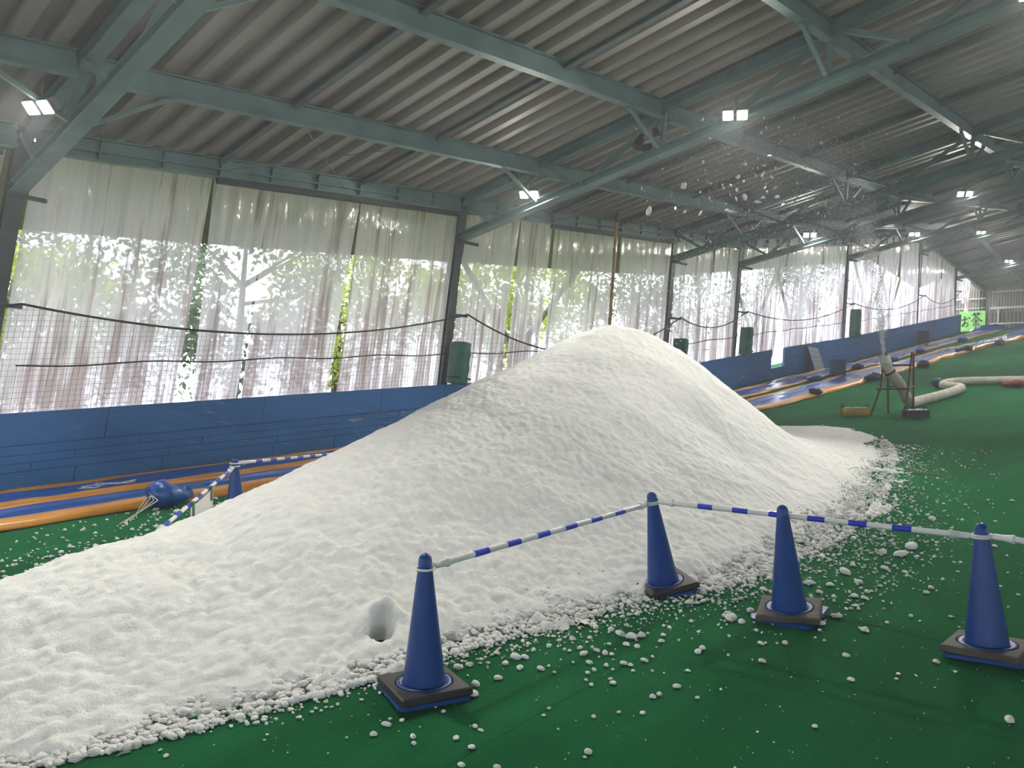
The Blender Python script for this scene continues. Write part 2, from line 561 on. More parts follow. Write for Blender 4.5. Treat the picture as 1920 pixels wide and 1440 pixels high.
# each corrugation of the siding that faces the hall
zs = B()
for k in range(70):
    y = 14.6 - k * .16
    zs.hexa([(XEND + .12, y, 14.75), (XEND + .12, y - .10, 14.75), (XEND + .06, y - .08, 14.75), (XEND + .06, y - .02, 14.75),
             (XEND + .12, y, 19.5), (XEND + .12, y - .10, 19.5), (XEND + .06, y - .08, 19.5), (XEND + .06, y - .02, 19.5)])
tag(zs.make('siding_ribs', M['siding'], wall_far), kind='stuff')
zs = B()
for k in range(40):
    y = 11.6 - k * .22
    zs.hexa([(XEND + .12, y, 11.5), (XEND + .12, y - .14, 11.5), (XEND + .06, y - .11, 11.5), (XEND + .06, y - .03, 11.5),
             (XEND + .12, y, 14.75), (XEND + .12, y - .14, 14.75), (XEND + .06, y - .11, 14.75), (XEND + .06, y - .03, 14.75)])
tag(zs.make('lower_siding_ribs', M['siding_dark'], wall_far), kind='stuff')
B().box((XEND - .03, 6.8, 15.05), (.08, 9.6, .16)).make('girt', M['cream'], wall_far)
B().box((XEND - .03, 6.8, 16.15), (.06, 9.6, .09)).make('girt', M['cream'], wall_far)
B().box((XEND - .03, 13.2, 15.75), (.06, 2.6, .10)).make('girt', M['cream'], wall_far)
B().box((XEND - .03, 13.2, 15.1), (.06, 2.6, .06)).make('girt', M['cream'], wall_far)
B().box((XEND - .03, 6.8, 14.0), (.06, 9.6, .09)).make('girt', M['cream'], wall_far)
B().box((XEND - .05, 11.15, 14.5), (.06, .10, .95)).make('mullion', M['cream'], wall_far)

wr = B()
for x0, x1 in zip(FRX[:-1], FRX[1:]):
    for h0, h1 in ((-.3, 1.7), (3.75, 5.3)):  # unseen wall; gap between the two bands sized for soft fill light
        wr.hexa([(x0, -18.1, zg(x0) + h0), (x1, -18.1, zg(x1) + h0), (x1, -18, zg(x1) + h0), (x0, -18, zg(x0) + h0),
                 (x0, -18.1, zg(x0) + h1), (x1, -18.1, zg(x1) + h1), (x1, -18, zg(x1) + h1), (x0, -18, zg(x0) + h1)])
tag(wr.make('wall_right', M['siding']), 'beige siding wall with a long band left open for fill daylight behind the viewer', kind='structure')
wn = B()
xw = -13.5
wn.box((xw, -3, zg(xw) + .5), (.1, 31, 1.9))  # unseen end; opening above is sized to set the daylight on the snow
for y in (-18, -11, -3, 5, 12):
    wn.box((xw, y, zg(xw) + 2.5), (.12, .3, 5))
wn.box((xw, -3, zg(xw) + 5.6), (.1, 31, 3.4))
tag(wn.make('wall_near', M['siding']), 'downhill end wall with open bays, behind the viewer', kind='structure')

# ------------------------------------------------------------------ steel frames
PUR = [9.87, 7.14, 4.35, 1.6, -1.1]
def frame(i):
    x = FRX[i]
    n = i - 1
    e = float(ze(x))
    t = thing('roof_frame', (x, 12.1, float(zg(x)) - .2), f'teal lattice steel roof frame with its column, {ORD[n] if n else "outermost"} from the left', 'roof frame', 'steel roof frames')
    last = i == len(FRX) - 1
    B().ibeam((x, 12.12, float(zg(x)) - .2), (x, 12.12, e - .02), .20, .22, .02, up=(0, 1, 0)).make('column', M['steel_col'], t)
    B().ibeam((x, 12.1, e - .10), (x, YR, float(zr(x, YR)) - .10), .16, .20).make('top_chord', M['steel'], t)
    if last:
        return t
    D = .90
    B().ibeam((x, 12.1, e - D), (x, YR, float(zr(x, YR)) - D), .19, .16, .02).make('bottom_chord', M['steel'], t)
    tops = [11.95] + PUR + [YR + .3]
    for k in range(len(tops) - 1):
        yb = tops[k] - .40 * (tops[k] - tops[k + 1])
        for q, yt in enumerate((tops[k] - (.0 if k == 0 else .08), tops[k + 1] + .08)):
            s = .05 * (1 if q else -1)
            B().beam((x + s, yt, zr(x, yt) - .16), (x + s, yb + s * .6, zr(x, yb) - D + .06), .075, .075, (1, 0, 0)).make('web_brace', M['steel'], t)
    for y in PUR[1:4]:
        B().beam((x, y, zr(x, y) - .2), (x, y, zr(x, y) - D + .06), .07, .07, (1, 0, 0)).make('web_post', M['steel'], t)
    for y in PUR[:4]:
        for sx in (-1, 1):
            if sx * 1.0 + x < -9:
                continue
            xe = x + sx * 1.05
            B().beam((x + sx * .09, y, zr(x, y) - D + .05), (xe, y, zr(xe, y) - .30), .05, .06, (0, 1, 0)).make('knee_brace', M['steel'], t)
    B().beam((x - .1, 12.0, e - D - .08), (x + .3, 11.75, e - D - .10), .07, .05).make('bracket', M['steel_dark'], t)
    if n < 8:
        hz = float(zg(x)) + 2.56
        B().beam((x - .03, 11.98, hz), (x + .22, 11.75, hz), .05, .05).make('net_hook', M['steel_dark'], t)
    return t
for i in range(1, len(FRX)):
    frame(i)

def between(i):
    if i == 1: return 'left of the first frame'
    if i == len(FRX) - 2: return 'beyond the last lattice frame'
    return f'between the {ORD[i - 1]} and {ORD[i]} frames'
for i in range(1, len(FRX) - 1):
    x0, x1 = FRX[i] + .02, FRX[i + 1] - .02
    for k, y in enumerate(PUR):
        b = B().ibeam((x0 + .08, y, zr(x0, y) - .16), (x1 - .08, y, zr(x1, y) - .16), .14, .30, .018)
        tag(b.make('roof_purlin', M['steel']), f'teal steel purlin {between(i)}, {ORD[k + 2]} up from the curtain wall', 'beam', 'roof purlins')
    # eave beam: a channel with stiffener plates
    t = thing('eave_beam', ((x0 + x1) / 2, YE, float(ze((x0 + x1) / 2)) - .4), f'teal eave beam with stiffener plates above the curtains, {between(i)}', 'beam', 'eave beams')
    B().ibeam((x0 + .1, YE, ze(x0) - .17), (x1 - .1, YE, ze(x1) - .17), .16, .32, .022).make('channel', M['steel'], t)
    n = max(3, round((x1 - x0) / .9))
    for k in range(1, n):
        x = x0 + (x1 - x0) * k / n
        B().box((x, YE - .045, float(ze(x)) - .17), (.02, .07, .28)).make('stiffener', M['steel'], t)
    B().beam((x0 + .1, YE - .07, ze(x0) - .20), (x1 - .1, YE - .07, ze(x1) - .20), .02, .03).make('mid_rail', M['steel'], t)
    # secondary rafters under the sheets
    L = x1 - x0
    nr = 2 if L > 6 else (1 if L > 3 else 0)
    for k in range(nr):
        x = x0 + L * (k + 1) / (nr + 1)
        b = B().ibeam((x, 12.2, zr(x, 12.2) - .05), (x, YR, zr(x, YR) - .05), .09, .10, .012)
        tag(b.make('roof_rafter', M['rafter']), f'slim rafter under the roof sheets {between(i)}, {["downhill", "uphill"][k] if nr == 2 else "middle"} one', 'beam', 'slim roof rafters')
    if 1 <= i <= 5:
        for k, (ya, yb) in enumerate(((11.9, 9.9), (9.9, 11.9))):
            xa, xb = x0 + .35 * L, x0 + .62 * L
            b = B().tube([(xa, ya, zr(xa, ya) - .22), (xb, yb, zr(xb, yb) - .24)], .008, 5)
            tag(b.make('tie_rod', M['steel']), f'thin tie rod under the roof edge {between(i)}, {["leaning in", "leaning out"][k]} uphill', 'tie rod', 'roof tie rods')

# ------------------------------------------------------------------ vinyl curtains on the side wall
def ztop(x): return ze(x) - .36
def zwt(x): return zg(x) + WALLH
def curtain(label, xa, xb, folds, amp, seed, top=None, bot=None, y0=12.02, ragged=0):
    """xa, xb: (x at top, x at foot) of the two edges"""
    L = (xb[0] - xa[0])
    nu, nv = max(24, int(L * folds * 9)), 26
    u = np.linspace(0, 1, nu)[:, None] + np.zeros((1, nv))
    v = np.linspace(0, 1, nv)[None] + np.zeros((nu, 1))
    vv = v ** 1.0
    x = (xa[0] + (xb[0] - xa[0]) * u) * (1 - vv) + (xa[1] + (xb[1] - xa[1]) * u) * vv
    zt = ztop(x) if top is None else top(x)
    zb = zwt(x) - .25 if bot is None else bot(x)
    z = zt + (zb - zt) * v
    ph = vnoise(u * L * .8, v * .6, seed) * 2.2
    w = np.sin(2 * np.pi * folds * L * u + ph * 2 + seed) * (.55 + .45 * vnoise(u * L * 1.1, v * .5, seed + 1))
    w = w + .45 * np.sin(2 * np.pi * folds * 2.3 * L * u + 3 * ph + v * 1.5)
    y = y0 + amp * w * (.45 + .55 * v) + .04 * vnoise(u * L * .5, v * 2, seed + 2) * v
    if ragged:
        z = z + ragged * vnoise(u * L * 3, v * 0, seed + 4) * v
    b = B().grid(np.stack([x, y, z], -1))
    o = b.make('vinyl_curtain', M['vinyl'])
    at = o.data.attributes.new('grime', 'FLOAT', 'POINT')
    hgt = (z - zg(x)).reshape(-1)
    g = np.interp(hgt, [.8, 1.6, 2.6, 3.4, 5], [.16, .10, .02, -.06, .0])
    at.data.foreach_set('value', g.astype(np.float32))
    tag(o, label, 'curtain', 'dirty clear vinyl curtains')
    return o
curtain('dirty clear vinyl curtain left of the first steel column', (-5.2, -5.2), (2.45, 2.30), .5, .05, 1)
curtain('wide smooth dirty vinyl curtain between the first steel column and the dark gap', (2.80, 2.78), (5.26, 5.16), .55, .05, 2)
curtain('dirty vinyl curtain right of the dark gap with foliage, folded along its left edge', (5.30, 5.46), (6.30, 6.16), 1.3, .06, 3)
curtain('dirty vinyl curtain with a narrow slit at its lower left, left of the yellow-green gap', (6.30, 6.24), (8.10, 7.90), 1.0, .06, 4)
curtain('dirty vinyl curtain between the yellow-green gap and the second steel column', (8.12, 8.10), (10.55, 10.50), .9, .06, 5)
curtain('vinyl curtain just right of the second steel column, greenery showing through', (10.85, 10.85), (12.46, 12.40), 1.0, .06, 6)
curtain('vinyl curtain over the crossed brace, second right of the second steel column', (12.52, 12.5), (13.62, 13.58), 1.2, .06, 7)
curtain('brown streaked vinyl curtain left of the bamboo pole', (13.70, 13.74), (16.35, 16.4), 1.3, .07, 8)
curtain('streaked vinyl curtain right of the bamboo pole, left of the third column', (16.45, 16.5), (19.0, 19.0), 1.7, .07, 9)
curtain('pleated vinyl curtain just right of the third column', (19.3, 19.3), (21.45, 21.40), 1.7, .08, 10)
curtain('dark pleated vinyl curtain just left of the fourth column', (21.55, 21.62), (23.15, 23.1), 1.5, .08, 11)
curtain('bright pleated vinyl curtain above the notched board, right of the fourth column', (23.5, 23.5), (26.85, 26.2), 1.4, .08, 12)
curtain('brightest vinyl curtain, left of the fifth column and right of the notch', (26.95, 26.9), (30.2, 30.1), 1.3, .08, 13)
curtain('bright vinyl curtain just left of the fifth column', (30.25, 30.3), (32.8, 32.7), 1.2, .08, 14)
curtain('vinyl curtain right of the fifth column, above the snow jet', (33.2, 33.2), (36.6, 36.5), 1.2, .09, 15)
curtain('vinyl curtain with a torn hole at its foot, left of the sixth column', (36.7, 36.6), (39.9, 39.1), 1.2, .09, 16)
curtain('vinyl curtain right of the torn hole, just left of the sixth column', (39.95, 40.0), (43.0, 43.0), 1.2, .09, 17)
curtain('greyish vinyl curtain just right of the sixth column', (43.5, 43.5), (47.2, 47.2), 1.0, .09, 18)
curtain('greyish vinyl curtain left of the end of the blue wall', (47.3, 47.3), (50.4, 50.4), 1.0, .09, 19)
curtain('ragged short remnant of vinyl curtain hanging beyond the blue wall', (50.7, 50.9), (54.0, 53.2), 1.2, .10, 20, bot=lambda x: ze(x) - 1.7 - .25 * (x - 50.7), ragged=.3)
# dark rails the curtains hang from
for i, (a, b_) in enumerate(((5.3, 10.5), (13.5, 19.0), (-5, 2.4))):
    t = B().beam((a, 11.93, ze(a) - .40), (b_, 11.93, ze(b_) - .40), .10, .09)
    tag(t.make('curtain_rail', M['steel_dark']), ['dark curtain rail under the eave beam, left of the second steel column', 'dark curtain rail under the eave beam, left of the third column', 'dark curtain rail under the eave beam, left of the first column'][i], 'curtain rail', 'curtain rails')

# safety nets with a sagging top rope
def sag(xa, xb, d):
    def f(x):
        u = (x - xa) / (xb - xa)
        za, zb = zg(xa) + 2.56, zg(xb) + 2.56
        return za + (zb - za) * u - d * 4 * u * (1 - u)
    return f
for q, (xa, xb, d, cell) in enumerate(((-5.4, 2.87, .35, .075), (2.87, 10.92, .42, .075), (10.92, 19.37, .95, .10), (19.37, 23.5, .42, .12), (23.5, 33.2, .5, .16), (33.2, 43.4, .5, .18), (43.4, 50.6, .6, .2))):
    f = sag(xa, xb, d)
    t = thing('safety_net', ((xa + xb) / 2, 11.78, float(zg((xa + xb) / 2)) + 1.0), f'fine dark safety net under a sagging rope, {["left of the first column", "between the first and second columns", "between the second and third columns", "between the third and fourth columns", "between the fourth and fifth columns", "between the fifth and sixth columns", "right of the sixth column"][q]}', 'net', 'safety nets')
    X = np.linspace(xa, xb, 40)
    B().tube([(x, 11.76, f(x)) for x in X], .018, 6).make('top_rope', M['rope'], t)
    nb = B()
    r = .0018 if q < 3 else .0018
    for x in np.arange(xa + cell, xb, cell):
        z1, z0 = f(x), zg(x) + WALLH + .02
        if z1 > z0:
            nb.beam((x, 11.80, z0), (x, 11.77, z1), r * 2, r * 2, (0, 1, 0))
    h = WALLH + .05
    while h < 2.6:
        pts = [(x, 11.785, zg(x) + h) for x in np.linspace(xa, xb, 60) if zg(x) + h < f(x)]
        for a, b_ in zip(pts[:-1], pts[1:]):
            if b_[0] - a[0] < (xb - xa) / 50:
                nb.beam(a, b_, r * 2, r * 2)
        h += cell
    if nb.v:
        tag(nb.make('mesh_cords', M['net'], t), kind='stuff')
    X = np.linspace(xa + .1, xb - .1, 30)
    B().tube([(x, 11.97, zg(x) + 1.72 + .02 * math.sin(x * 3)) for x in X], .012, 5).make('hem_cord', M['rope'], t)

# ------------------------------------------------------------------ outside: lean-to, ground, trees
ao = B()
X = np.array([-9.0] + [x for x in FRX if -9 < x < 52] + [52.0])
ao.strip(np.array([[(x, 12.3, ze(x) - .12), (x, 14.6, ze(x) - 1.0)] for x in X]), .04, False)
tag(ao.make('lean_to_roof', M['awning']), 'weathered lean-to roof outside the curtains', 'lean-to roof')
og = B()
X = np.arange(-40, 95, 5.0)
og.strip(np.array([[(x, y, zg(x) - .25 - max(0, y - 14) * .33) for y in (12.4, 14, 20, 28, 45, 80)] for x in X]), .3, False)
tag(og.make('ground_outside', M['grass']), 'sunlit grass bank outside the hall', kind='structure')
# braces seen through the sheets
for q, (x, w_, hh) in enumerate(((13.4, 2.3, 3.4), (17.6, 1.5, 2.6), (25.6, 2.4, 4.2), (29.0, 2.2, 4.2), (37.6, 2.4, 4.0), (40.6, 1.9, 3.6))):
    t = thing('wall_brace', (x, 12.6, float(zg(x))), f'pale steel brace showing through the curtains, {ORD[q + 1]} from the left', 'brace', 'outside wall braces')
    for s in (-1, 1):
        B().beam((x, 12.6, zg(x) + 1.7), (x + s * w_, 12.6, zg(x + s * w_) + 1.4 + hh * .8), .09, .09, (0, 1, 0)).make('brace_arm', M['cream'], t)
    B().beam((x, 12.6, zg(x) - .2), (x, 12.6, zg(x) + 1.8), .10, .10, (0, 1, 0)).make('brace_post', M['cream'], t)

def tree(x, y, h, rx, n, m, label, trunk_r=.14, lift=.35):
    z0 = float(zg(x)) - .25 - max(0, y - 14) * .33
    t = thing('leafy_tree', (x, y, z0), label, 'tree', 'trees outside the curtains')
    lean = R.uniform(-.5, .5)
    tb = B().tube([(x, y, z0 - .2), (x + lean * .3, y, z0 + h * .4), (x + lean, y + .2, z0 + h * .9)], [trunk_r, trunk_r * .8, trunk_r * .25], 8)
    for k in range(6):
        a = R.uniform(0, 6.28)
        hh = R.uniform(.3, .7) * h
        tb.tube([(x + lean * hh / h, y, z0 + hh), (x + math.cos(a) * rx * .7, y + math.sin(a) * rx * .7, z0 + hh + R.uniform(.3, 1.4))], [trunk_r * .4, trunk_r * .1], 5)
    tb.make('trunk', M['bark'], t)
    # leaf clusters
    nc = 26
    cc = rng.normal(0, 1, (nc, 3)); cc /= np.linalg.norm(cc, axis=1)[:, None]
    cc = cc * (rng.uniform(.35, 1, nc) ** .6)[:, None] * np.array([rx, rx, h * (1 - lift) / 2]) + np.array([x + lean * .5, y, z0 + h * (lift + (1 - lift) / 2)])
    ci = rng.integers(0, nc, n)
    c = cc[ci] + rng.normal(0, rx * .16, (n, 3))
    s = rng.uniform(.07, .15, n)
    d1 = rng.normal(0, 1, (n, 3)); d1 /= np.linalg.norm(d1, axis=1)[:, None]
    d2 = np.cross(d1, rng.normal(0, 1, (n, 3))); d2 /= np.linalg.norm(d2, axis=1)[:, None]
    V = np.stack([c - d1 * s[:, None], c + d2 * s[:, None] * .45, c + d1 * s[:, None], c - d2 * s[:, None] * .45], 1).reshape(-1, 3)
    me = bpy.data.meshes.new('foliage')
    loc = np.array((x, y, z0))
    me.from_pydata((V - loc).tolist(), [], np.arange(4 * n).reshape(-1, 4).tolist())
    me.materials.append(M[m])
    o = bpy.data.objects.new('foliage', me)
    C.objects.link(o); o.parent = t
    tag(o, kind='stuff')
TR = [(-1.5, 18.0, 8, 2.6, 2600, 'leaf_dark'), (3.6, 16.4, 5.6, 1.9, 2200, 'leaf'), (6.4, 20.5, 9, 2.7, 3200, 'leaf_dark'), (8.8, 17.2, 7.0, 2.0, 2400, 'leaf_dark'),
      (12.2, 18.0, 7.5, 2.2, 3600, 'leaf'), (15.8, 16.8, 6.6, 1.9, 3600, 'leaf'), (20.4, 19.0, 8.5, 2.6, 4200, 'leaf'), (25.8, 18.0, 7.6, 2.2, 2200, 'leaf_dark'),
      (30.8, 24.0, 9, 2.4, 1400, 'leaf_dark'), (38.5, 22.0, 9, 2.6, 2000, 'leaf_dark'), (47.0, 20.0, 9, 2.8, 3600, 'leaf_dark'), (11.0, 30.0, 15, 4.2, 3200, 'leaf_dark'), (24.5, 34.0, 16, 4.4, 2600, 'leaf_dark')]
TL = ['dark leafy tree outside the curtain left of the first column', 'bright green tree outside the widest smooth curtain', 'tall dark tree behind the dark gap between the curtains', 'bright green tree outside, just left of the second column',
      'tall dark tree outside, just right of the second column', 'yellow-green tree outside, left of the bamboo pole', 'green tree outside, by the third column', 'dark tree outside the notched board',
      'distant dark tree outside the brightest curtain', 'dark tree outside, left of the sixth column', 'dark tree outside, right of the sixth column', 'distant big tree outside, behind the second column', 'distant big tree outside, behind the fourth column']
for a, l in zip(TR, TL):
    tree(*a, l)

# ------------------------------------------------------------------ the heap of snow
FXs = [-2.5, -1, 0, 1.13, 1.8, 2.66, 3.2, 3.86, 4.57, 5, 5.8, 6.86, 8.67, 10.5, 12.43, 13.6, 14.76, 15.6, 16.1]
FYs = [4.2, 4.1, 3.95, 3.7, 3.43, 3.28, 3.22, 3.01, 2.91, 2.6, 2.54, 2.5, 2.74, 3.2, 3.74, 4.15, 4.72, 5.4, 5.9]
BXs = [-2.5, 0, 1.87, 3.2, 4, 5.2, 6.5, 8, 9.6, 11, 12.5, 14, 15, 15.6, 16.1]
BYs = [5.2, 5.8, 6.3, 6.9, 7.4, 8.4, 9.3, 9.9, 10.1, 9.8, 9.0, 8.0, 7.2, 6.4, 5.95]
RXs = [-2.5, 0, 2, 4, 6, 8, 9.6, 11, 12.5, 14, 16.1]
RYs = [4.7, 5.0, 5.15, 5.5, 6.1, 6.5, 6.7, 6.7, 6.5, 6.2, 5.92]
KXs = [-2.5, 0, 1.5, 2.5, 3.5, 4.5, 5.5, 6.5, 7.5, 8.5, 9.3, 10, 10.8, 11.6, 12.4, 13.2, 14, 15, 16.1]
KRs = [.31, .379, .447, .572, .826, 1.029, 1.249, 1.454, 1.705, 2.006, 2.12, 1.46, .90, .51, .26, .13, .085, .06, .0]
XS = np.linspace(-2.5, 16.1, 373)
def smoothed(X, Y):
    v = np.interp(XS, X, Y)
    return np.convolve(np.pad(v, 7, mode='edge'), np.ones(15) / 15, 'valid')
FYc, BYc, RYc, KRc = smoothed(FXs, FYs), smoothed(BXs, BYs), smoothed(RXs, RYs), smoothed(KXs, KRs)
def footprint(X, Y):
    """signed position across the heap: 0 on the ridge, 1 at the foot"""
    fy, by, ry = np.interp(X, XS, FYc), np.interp(X, XS, BYc), np.interp(X, XS, RYc)
    return np.where(Y < ry, (ry - Y) / np.maximum(ry - fy, .02), (Y - ry) / np.maximum(by - ry, .02))
def heap_h(X, Y):
    t = np.clip(footprint(X, Y), 0, 1)
    hh = np.interp(X, XS, KRc) * (.45 * (1 - t ** 1.3) + .55 * np.cos(np.pi * t / 2) ** 2)
    return hh
def build_heap():
    nx, nv = 1000, 480
    gx = np.linspace(-2.45, 16.08, nx)
    gv = np.linspace(-1.06, 1.06, nv)
    fy, by, ry = np.interp(gx, XS, FYc), np.interp(gx, XS, BYc), np.interp(gx, XS, RYc)
    X = gx[:, None] + np.zeros((1, nv))
    V = gv[None] + np.zeros((nx, 1))
    Y = np.where(V < 0, ry[:, None] + V * (ry - fy)[:, None], ry[:, None] + V * (by - ry)[:, None])
    H = heap_h(X, Y)
    # lumpier low down, finer ridges running down the upper flank
    lo = np.clip(1.15 - H / 1.7, .25, 1)
    fan = np.clip((X - 11.5) / 2.5, 0, 1)
    d = .030 * vnoise(X * 1.7, Y * 1.7, 21) + .014 * vnoise(X * 4.5, Y * 4.5, 22) * (1 - fan)
    near = np.clip(1.3 - np.hypot(X - 2, Y - 3.5) / 7, .35, 1)
    d += (.010 * lumps(X, Y, .15, 31) + .018 * lumps(X + 3, Y + 5, .075, 32) * near ** 2 + .018 * lumps(X + 9, Y + 2, .048, 33) * near) * lo * (1 - fan * .85)
    d += .005 * vnoise(X * 14, Y * 14, 23) + .004 * vnoise(X * 26, Y * 26, 24)
    d += .008 * np.abs(vnoise(X * 2.2 + Y * 2.0, X * 7 - Y * 7, 25)) * np.clip(H / 1.2, 0, 1)
    edge = np.clip((1.0 - np.abs(V)) / .10, 0, 1)
    H = H + d * (.35 + .65 * edge) - (1 - edge) * (.055 + .05 * vnoise(X * 3.1, Y * 3.1, 26) + .05 * vnoise(X * 9, Y * 9, 27) + .05 * vnoise(X * 22, Y * 22, 28))
    # a small melt hole beside the front cone
    ha, hb = (X - 2.94) * .63 + (Y - 3.60) * .775, (X - 2.94) * .775 - (Y - 3.60) * .63
    q = (ha / .13) ** 2 + (hb / .075) ** 2
    w_ = np.clip((q - .45) / .75, 0, 1)
    w_ = w_ * w_ * (3 - 2 * w_)
    H = -.06 * (1 - w_) + w_ * (H + .04 * np.exp(-(np.sqrt(q) - 1.3) ** 2 * 5) * (Y > 3.6))
    H = np.maximum(H, -.05)
    b = np.stack([X, Y, zg(X) + H], -1)
    loc = np.array((9.5, 6.6, float(zg(9.5)) - .06))
    me = bpy.data.meshes.new('snow_pile')
    idx = np.arange(nx * nv).reshape(nx, nv)
    F = np.stack([idx[:-1, :-1], idx[1:, :-1], idx[1:, 1:], idx[:-1, 1:]], -1).reshape(-1, 4)
    me.vertices.add(nx * nv)
    me.vertices.foreach_set('co', (b - loc).reshape(-1).astype(np.float32))
    nf = len(F)
    me.loops.add(nf * 4)
    me.loops.foreach_set('vertex_index', F.reshape(-1).astype(np.int32))
    me.polygons.add(nf)
    me.polygons.foreach_set('loop_start', (np.arange(nf) * 4).astype(np.int32))
    me.polygons.foreach_set('use_smooth', np.ones(nf, bool))
    me.update(calc_edges=True)
    me.materials.append(M['snow'])
    o = bpy.data.objects.new('snow_pile', me)
    C.objects.link(o)
    o.location = loc
    return tag(o, 'huge lumpy heap of white artificial snow on the green slope', 'snow pile')
pile = build_heap()

# ------------------------------------------------------------------ cones and bars
SLN = Vector((-math.sin(SL), 0, math.cos(SL)))
E1 = Vector((math.cos(SL), 0, math.sin(SL)))
E2 = Vector((0, 1, 0))
def cone_meshes():
    body = B().lathe([(.104, .048), (.100, .10), (.0385, .60), (.0385, .612), (.0345, .616), (.0338, .655), (.030, .672), (.020, .684), (.006, .690), (.0005, .690)], 40)
    flange = B().lathe([(.103, .05), (.110, .056), (.130, .060), (.137, .056), (.139, .046), (.139, .036), (.103, .036)], 40)
    base = B()
    h = .185
    for z0, z1, k in ((0, .010, 1.0), (.010, .018, .985)):
        P = []
        for z in (z0, z1):
            c = h * k
            ch = .02
            P.append([(-c + ch, -c, z), (c - ch, -c, z), (c, -c + ch, z), (c, c - ch, z), (c - ch, c, z), (-c + ch, c, z), (-c, c - ch, z), (-c, -c + ch, z)])
        base.add(P[0] + P[1], [tuple(range(7, -1, -1)), tuple(range(8, 16))] + [(i, (i + 1) % 8, 8 + (i + 1) % 8, 8 + i) for i in range(8)])
    rub = B()
    n = 40
    def sq(k, r, z):
        t = 2 * math.pi * k / n
        c, s = math.cos(t), math.sin(t)
        m_ = max(abs(c), abs(s))
        return (c / m_ * r, s / m_ * r, z)
    rings = [[(.142 * math.cos(2 * math.pi * k / n), .142 * math.sin(2 * math.pi * k / n), .020) for k in range(n)],
             [sq(k, .180, .020) for k in range(n)], [sq(k, .182, .026) for k in range(n)], [sq(k, .180, .050) for k in range(n)], [sq(k, .172, .056) for k in range(n)],
             [(.146 * math.cos(2 * math.pi * k / n), .146 * math.sin(2 * math.pi * k / n), .056) for k in range(n)],
             [(.142 * math.cos(2 * math.pi * k / n), .142 * math.sin(2 * math.pi * k / n), .050) for k in range(n)]]
    F = []
    m_ = len(rings)
    for i in range(m_):
        for k in range(n):
            F.append((i * n + k, i * n + (k + 1) % n, ((i + 1) % m_) * n + (k + 1) % n, ((i + 1) % m_) * n + k))
    rub.add([p for r_ in rings for p in r_], F)
    return body.mesh('cone_body', M['cone']), flange.mesh('flange', M['cone']), base.mesh('base_plate', M['cone']), rub
cbm, cfm, cpm, crb = cone_meshes()
crm = {k: crb.mesh('rubber_weight', M[k]) for k in ('rubber', 'rubber_dry')}
RINGH = .613
def cone(p, a, b_, yaw, label, rubm='rubber', wyaw=0.0):
    ax = (SLN + E1 * a + E2 * b_).normalized()
    q = Vector((0, 0, 1)).rotation_difference(ax) @ Matrix.Rotation(yaw, 3, 'Z').to_quaternion()
    t = thing('traffic_cone', p, label, 'traffic cone', 'blue traffic cones', q)
    for nm, me in (('cone_body', cbm), ('flange', cfm), ('base_plate', cpm), ('rubber_weight', crm[rubm])):
        o = bpy.data.objects.new(nm, me)
        C.objects.link(o); o.parent = t
        if nm == 'rubber_weight':
            o.rotation_euler = (0, 0, wyaw)
            o['label'] = 'square black rubber weight'
    return Vector(p) + ax * RINGH, ax
def gz(x, y, dz=.012): return (x, y, float(carpet_z(np.array(x), np.array(y))) + dz)
c1, a1 = cone(gz(2.69, 2.91), .055, .0, 1.20, 'blue traffic cone nearest the viewer, at the foot of the snow', 'rubber', .05)
c2, a2 = cone(gz(4.78, 2.86, .02), -.164, .02, .90, 'blue traffic cone half standing in the snow where the two bars meet', 'rubber', .12)
c3, a3 = cone(gz(4.79, 1.97), -.06, .03, .08, 'blue traffic cone in front of the bar, holding no ring', 'rubber_dry', .25)
c4, a4 = cone(gz(4.87, .93), .046, .05, .07, 'blue traffic cone at the right edge on a dusty rubber weight', 'rubber_dry', -.1)
c5, a5 = cone((3.90, 7.22, float(zg(3.90)) + .02), .03, 0, .3, 'blue traffic cone behind the snow, beside the slide lanes', 'rubber')

def bar(p0, p1, ax0, ax1, label, stripes=6, start=.33, r=.0165):
    p0, p1 = Vector(p0), Vector(p1)
    d = (p1 - p0).normalized()
    L = (p1 - p0).length
    t = thing('cone_bar', p0, label, 'barrier bar', 'striped bars between the cones')
    rr = .047
    pole = B().tube([p0 + d * (rr + .01), p1 - d * (rr + .01)], r, 14).make('pole', M['white_plastic'], t)
    for k, (p, ax, dd) in enumerate(((p0, ax0, d), (p1, ax1, -d))):
        q = Vector((0, 0, 1)).rotation_difference(ax)
        pts = [p + q @ Vector((rr * math.cos(2 * math.pi * i / 24), rr * math.sin(2 * math.pi * i / 24), 0)) for i in range(25)]
        B().tube(pts, .006, 8, False).make('ring', M['white_plastic'], t)
        B().tube([p + dd * (rr - .004), p + dd * (rr + .09), p + dd * (rr + .092), p + dd * (rr + .105)], [.011, .021, .024, .024], 12).make('socket', M['white_plastic'], t)
    Ls = L - 2 * start
    seg = Ls / (stripes - .55)
    for k in range(stripes):
        a = start + k * seg
        B().tube([p0 + d * a, p0 + d * (a + seg * .43)], r + .0012, 14).make('stripe', M['stripe'], pole)
bar(c1, c2, a1, a2, 'blue and white striped bar from the front cone up to the cone in the snow')
c4b = c4 + a4 * .012
bar(c2 + a2 * .012, c4, a2, a4, 'blue and white striped bar running behind the middle cone to the right cone')
c6, a6 = cone(gz(4.75, -1.0), 0, 0, .2, 'blue traffic cone past the right edge holding the far end of the last bar', 'rubber')
bar(c4b, c6, a4, a6, 'white bar end leaving the right cone at the picture edge', 6, .55)
e7 = Vector((2.50, 5.93, .93 + CAMZ - .86))
e7 = Vector((2.53, 5.93, .87))
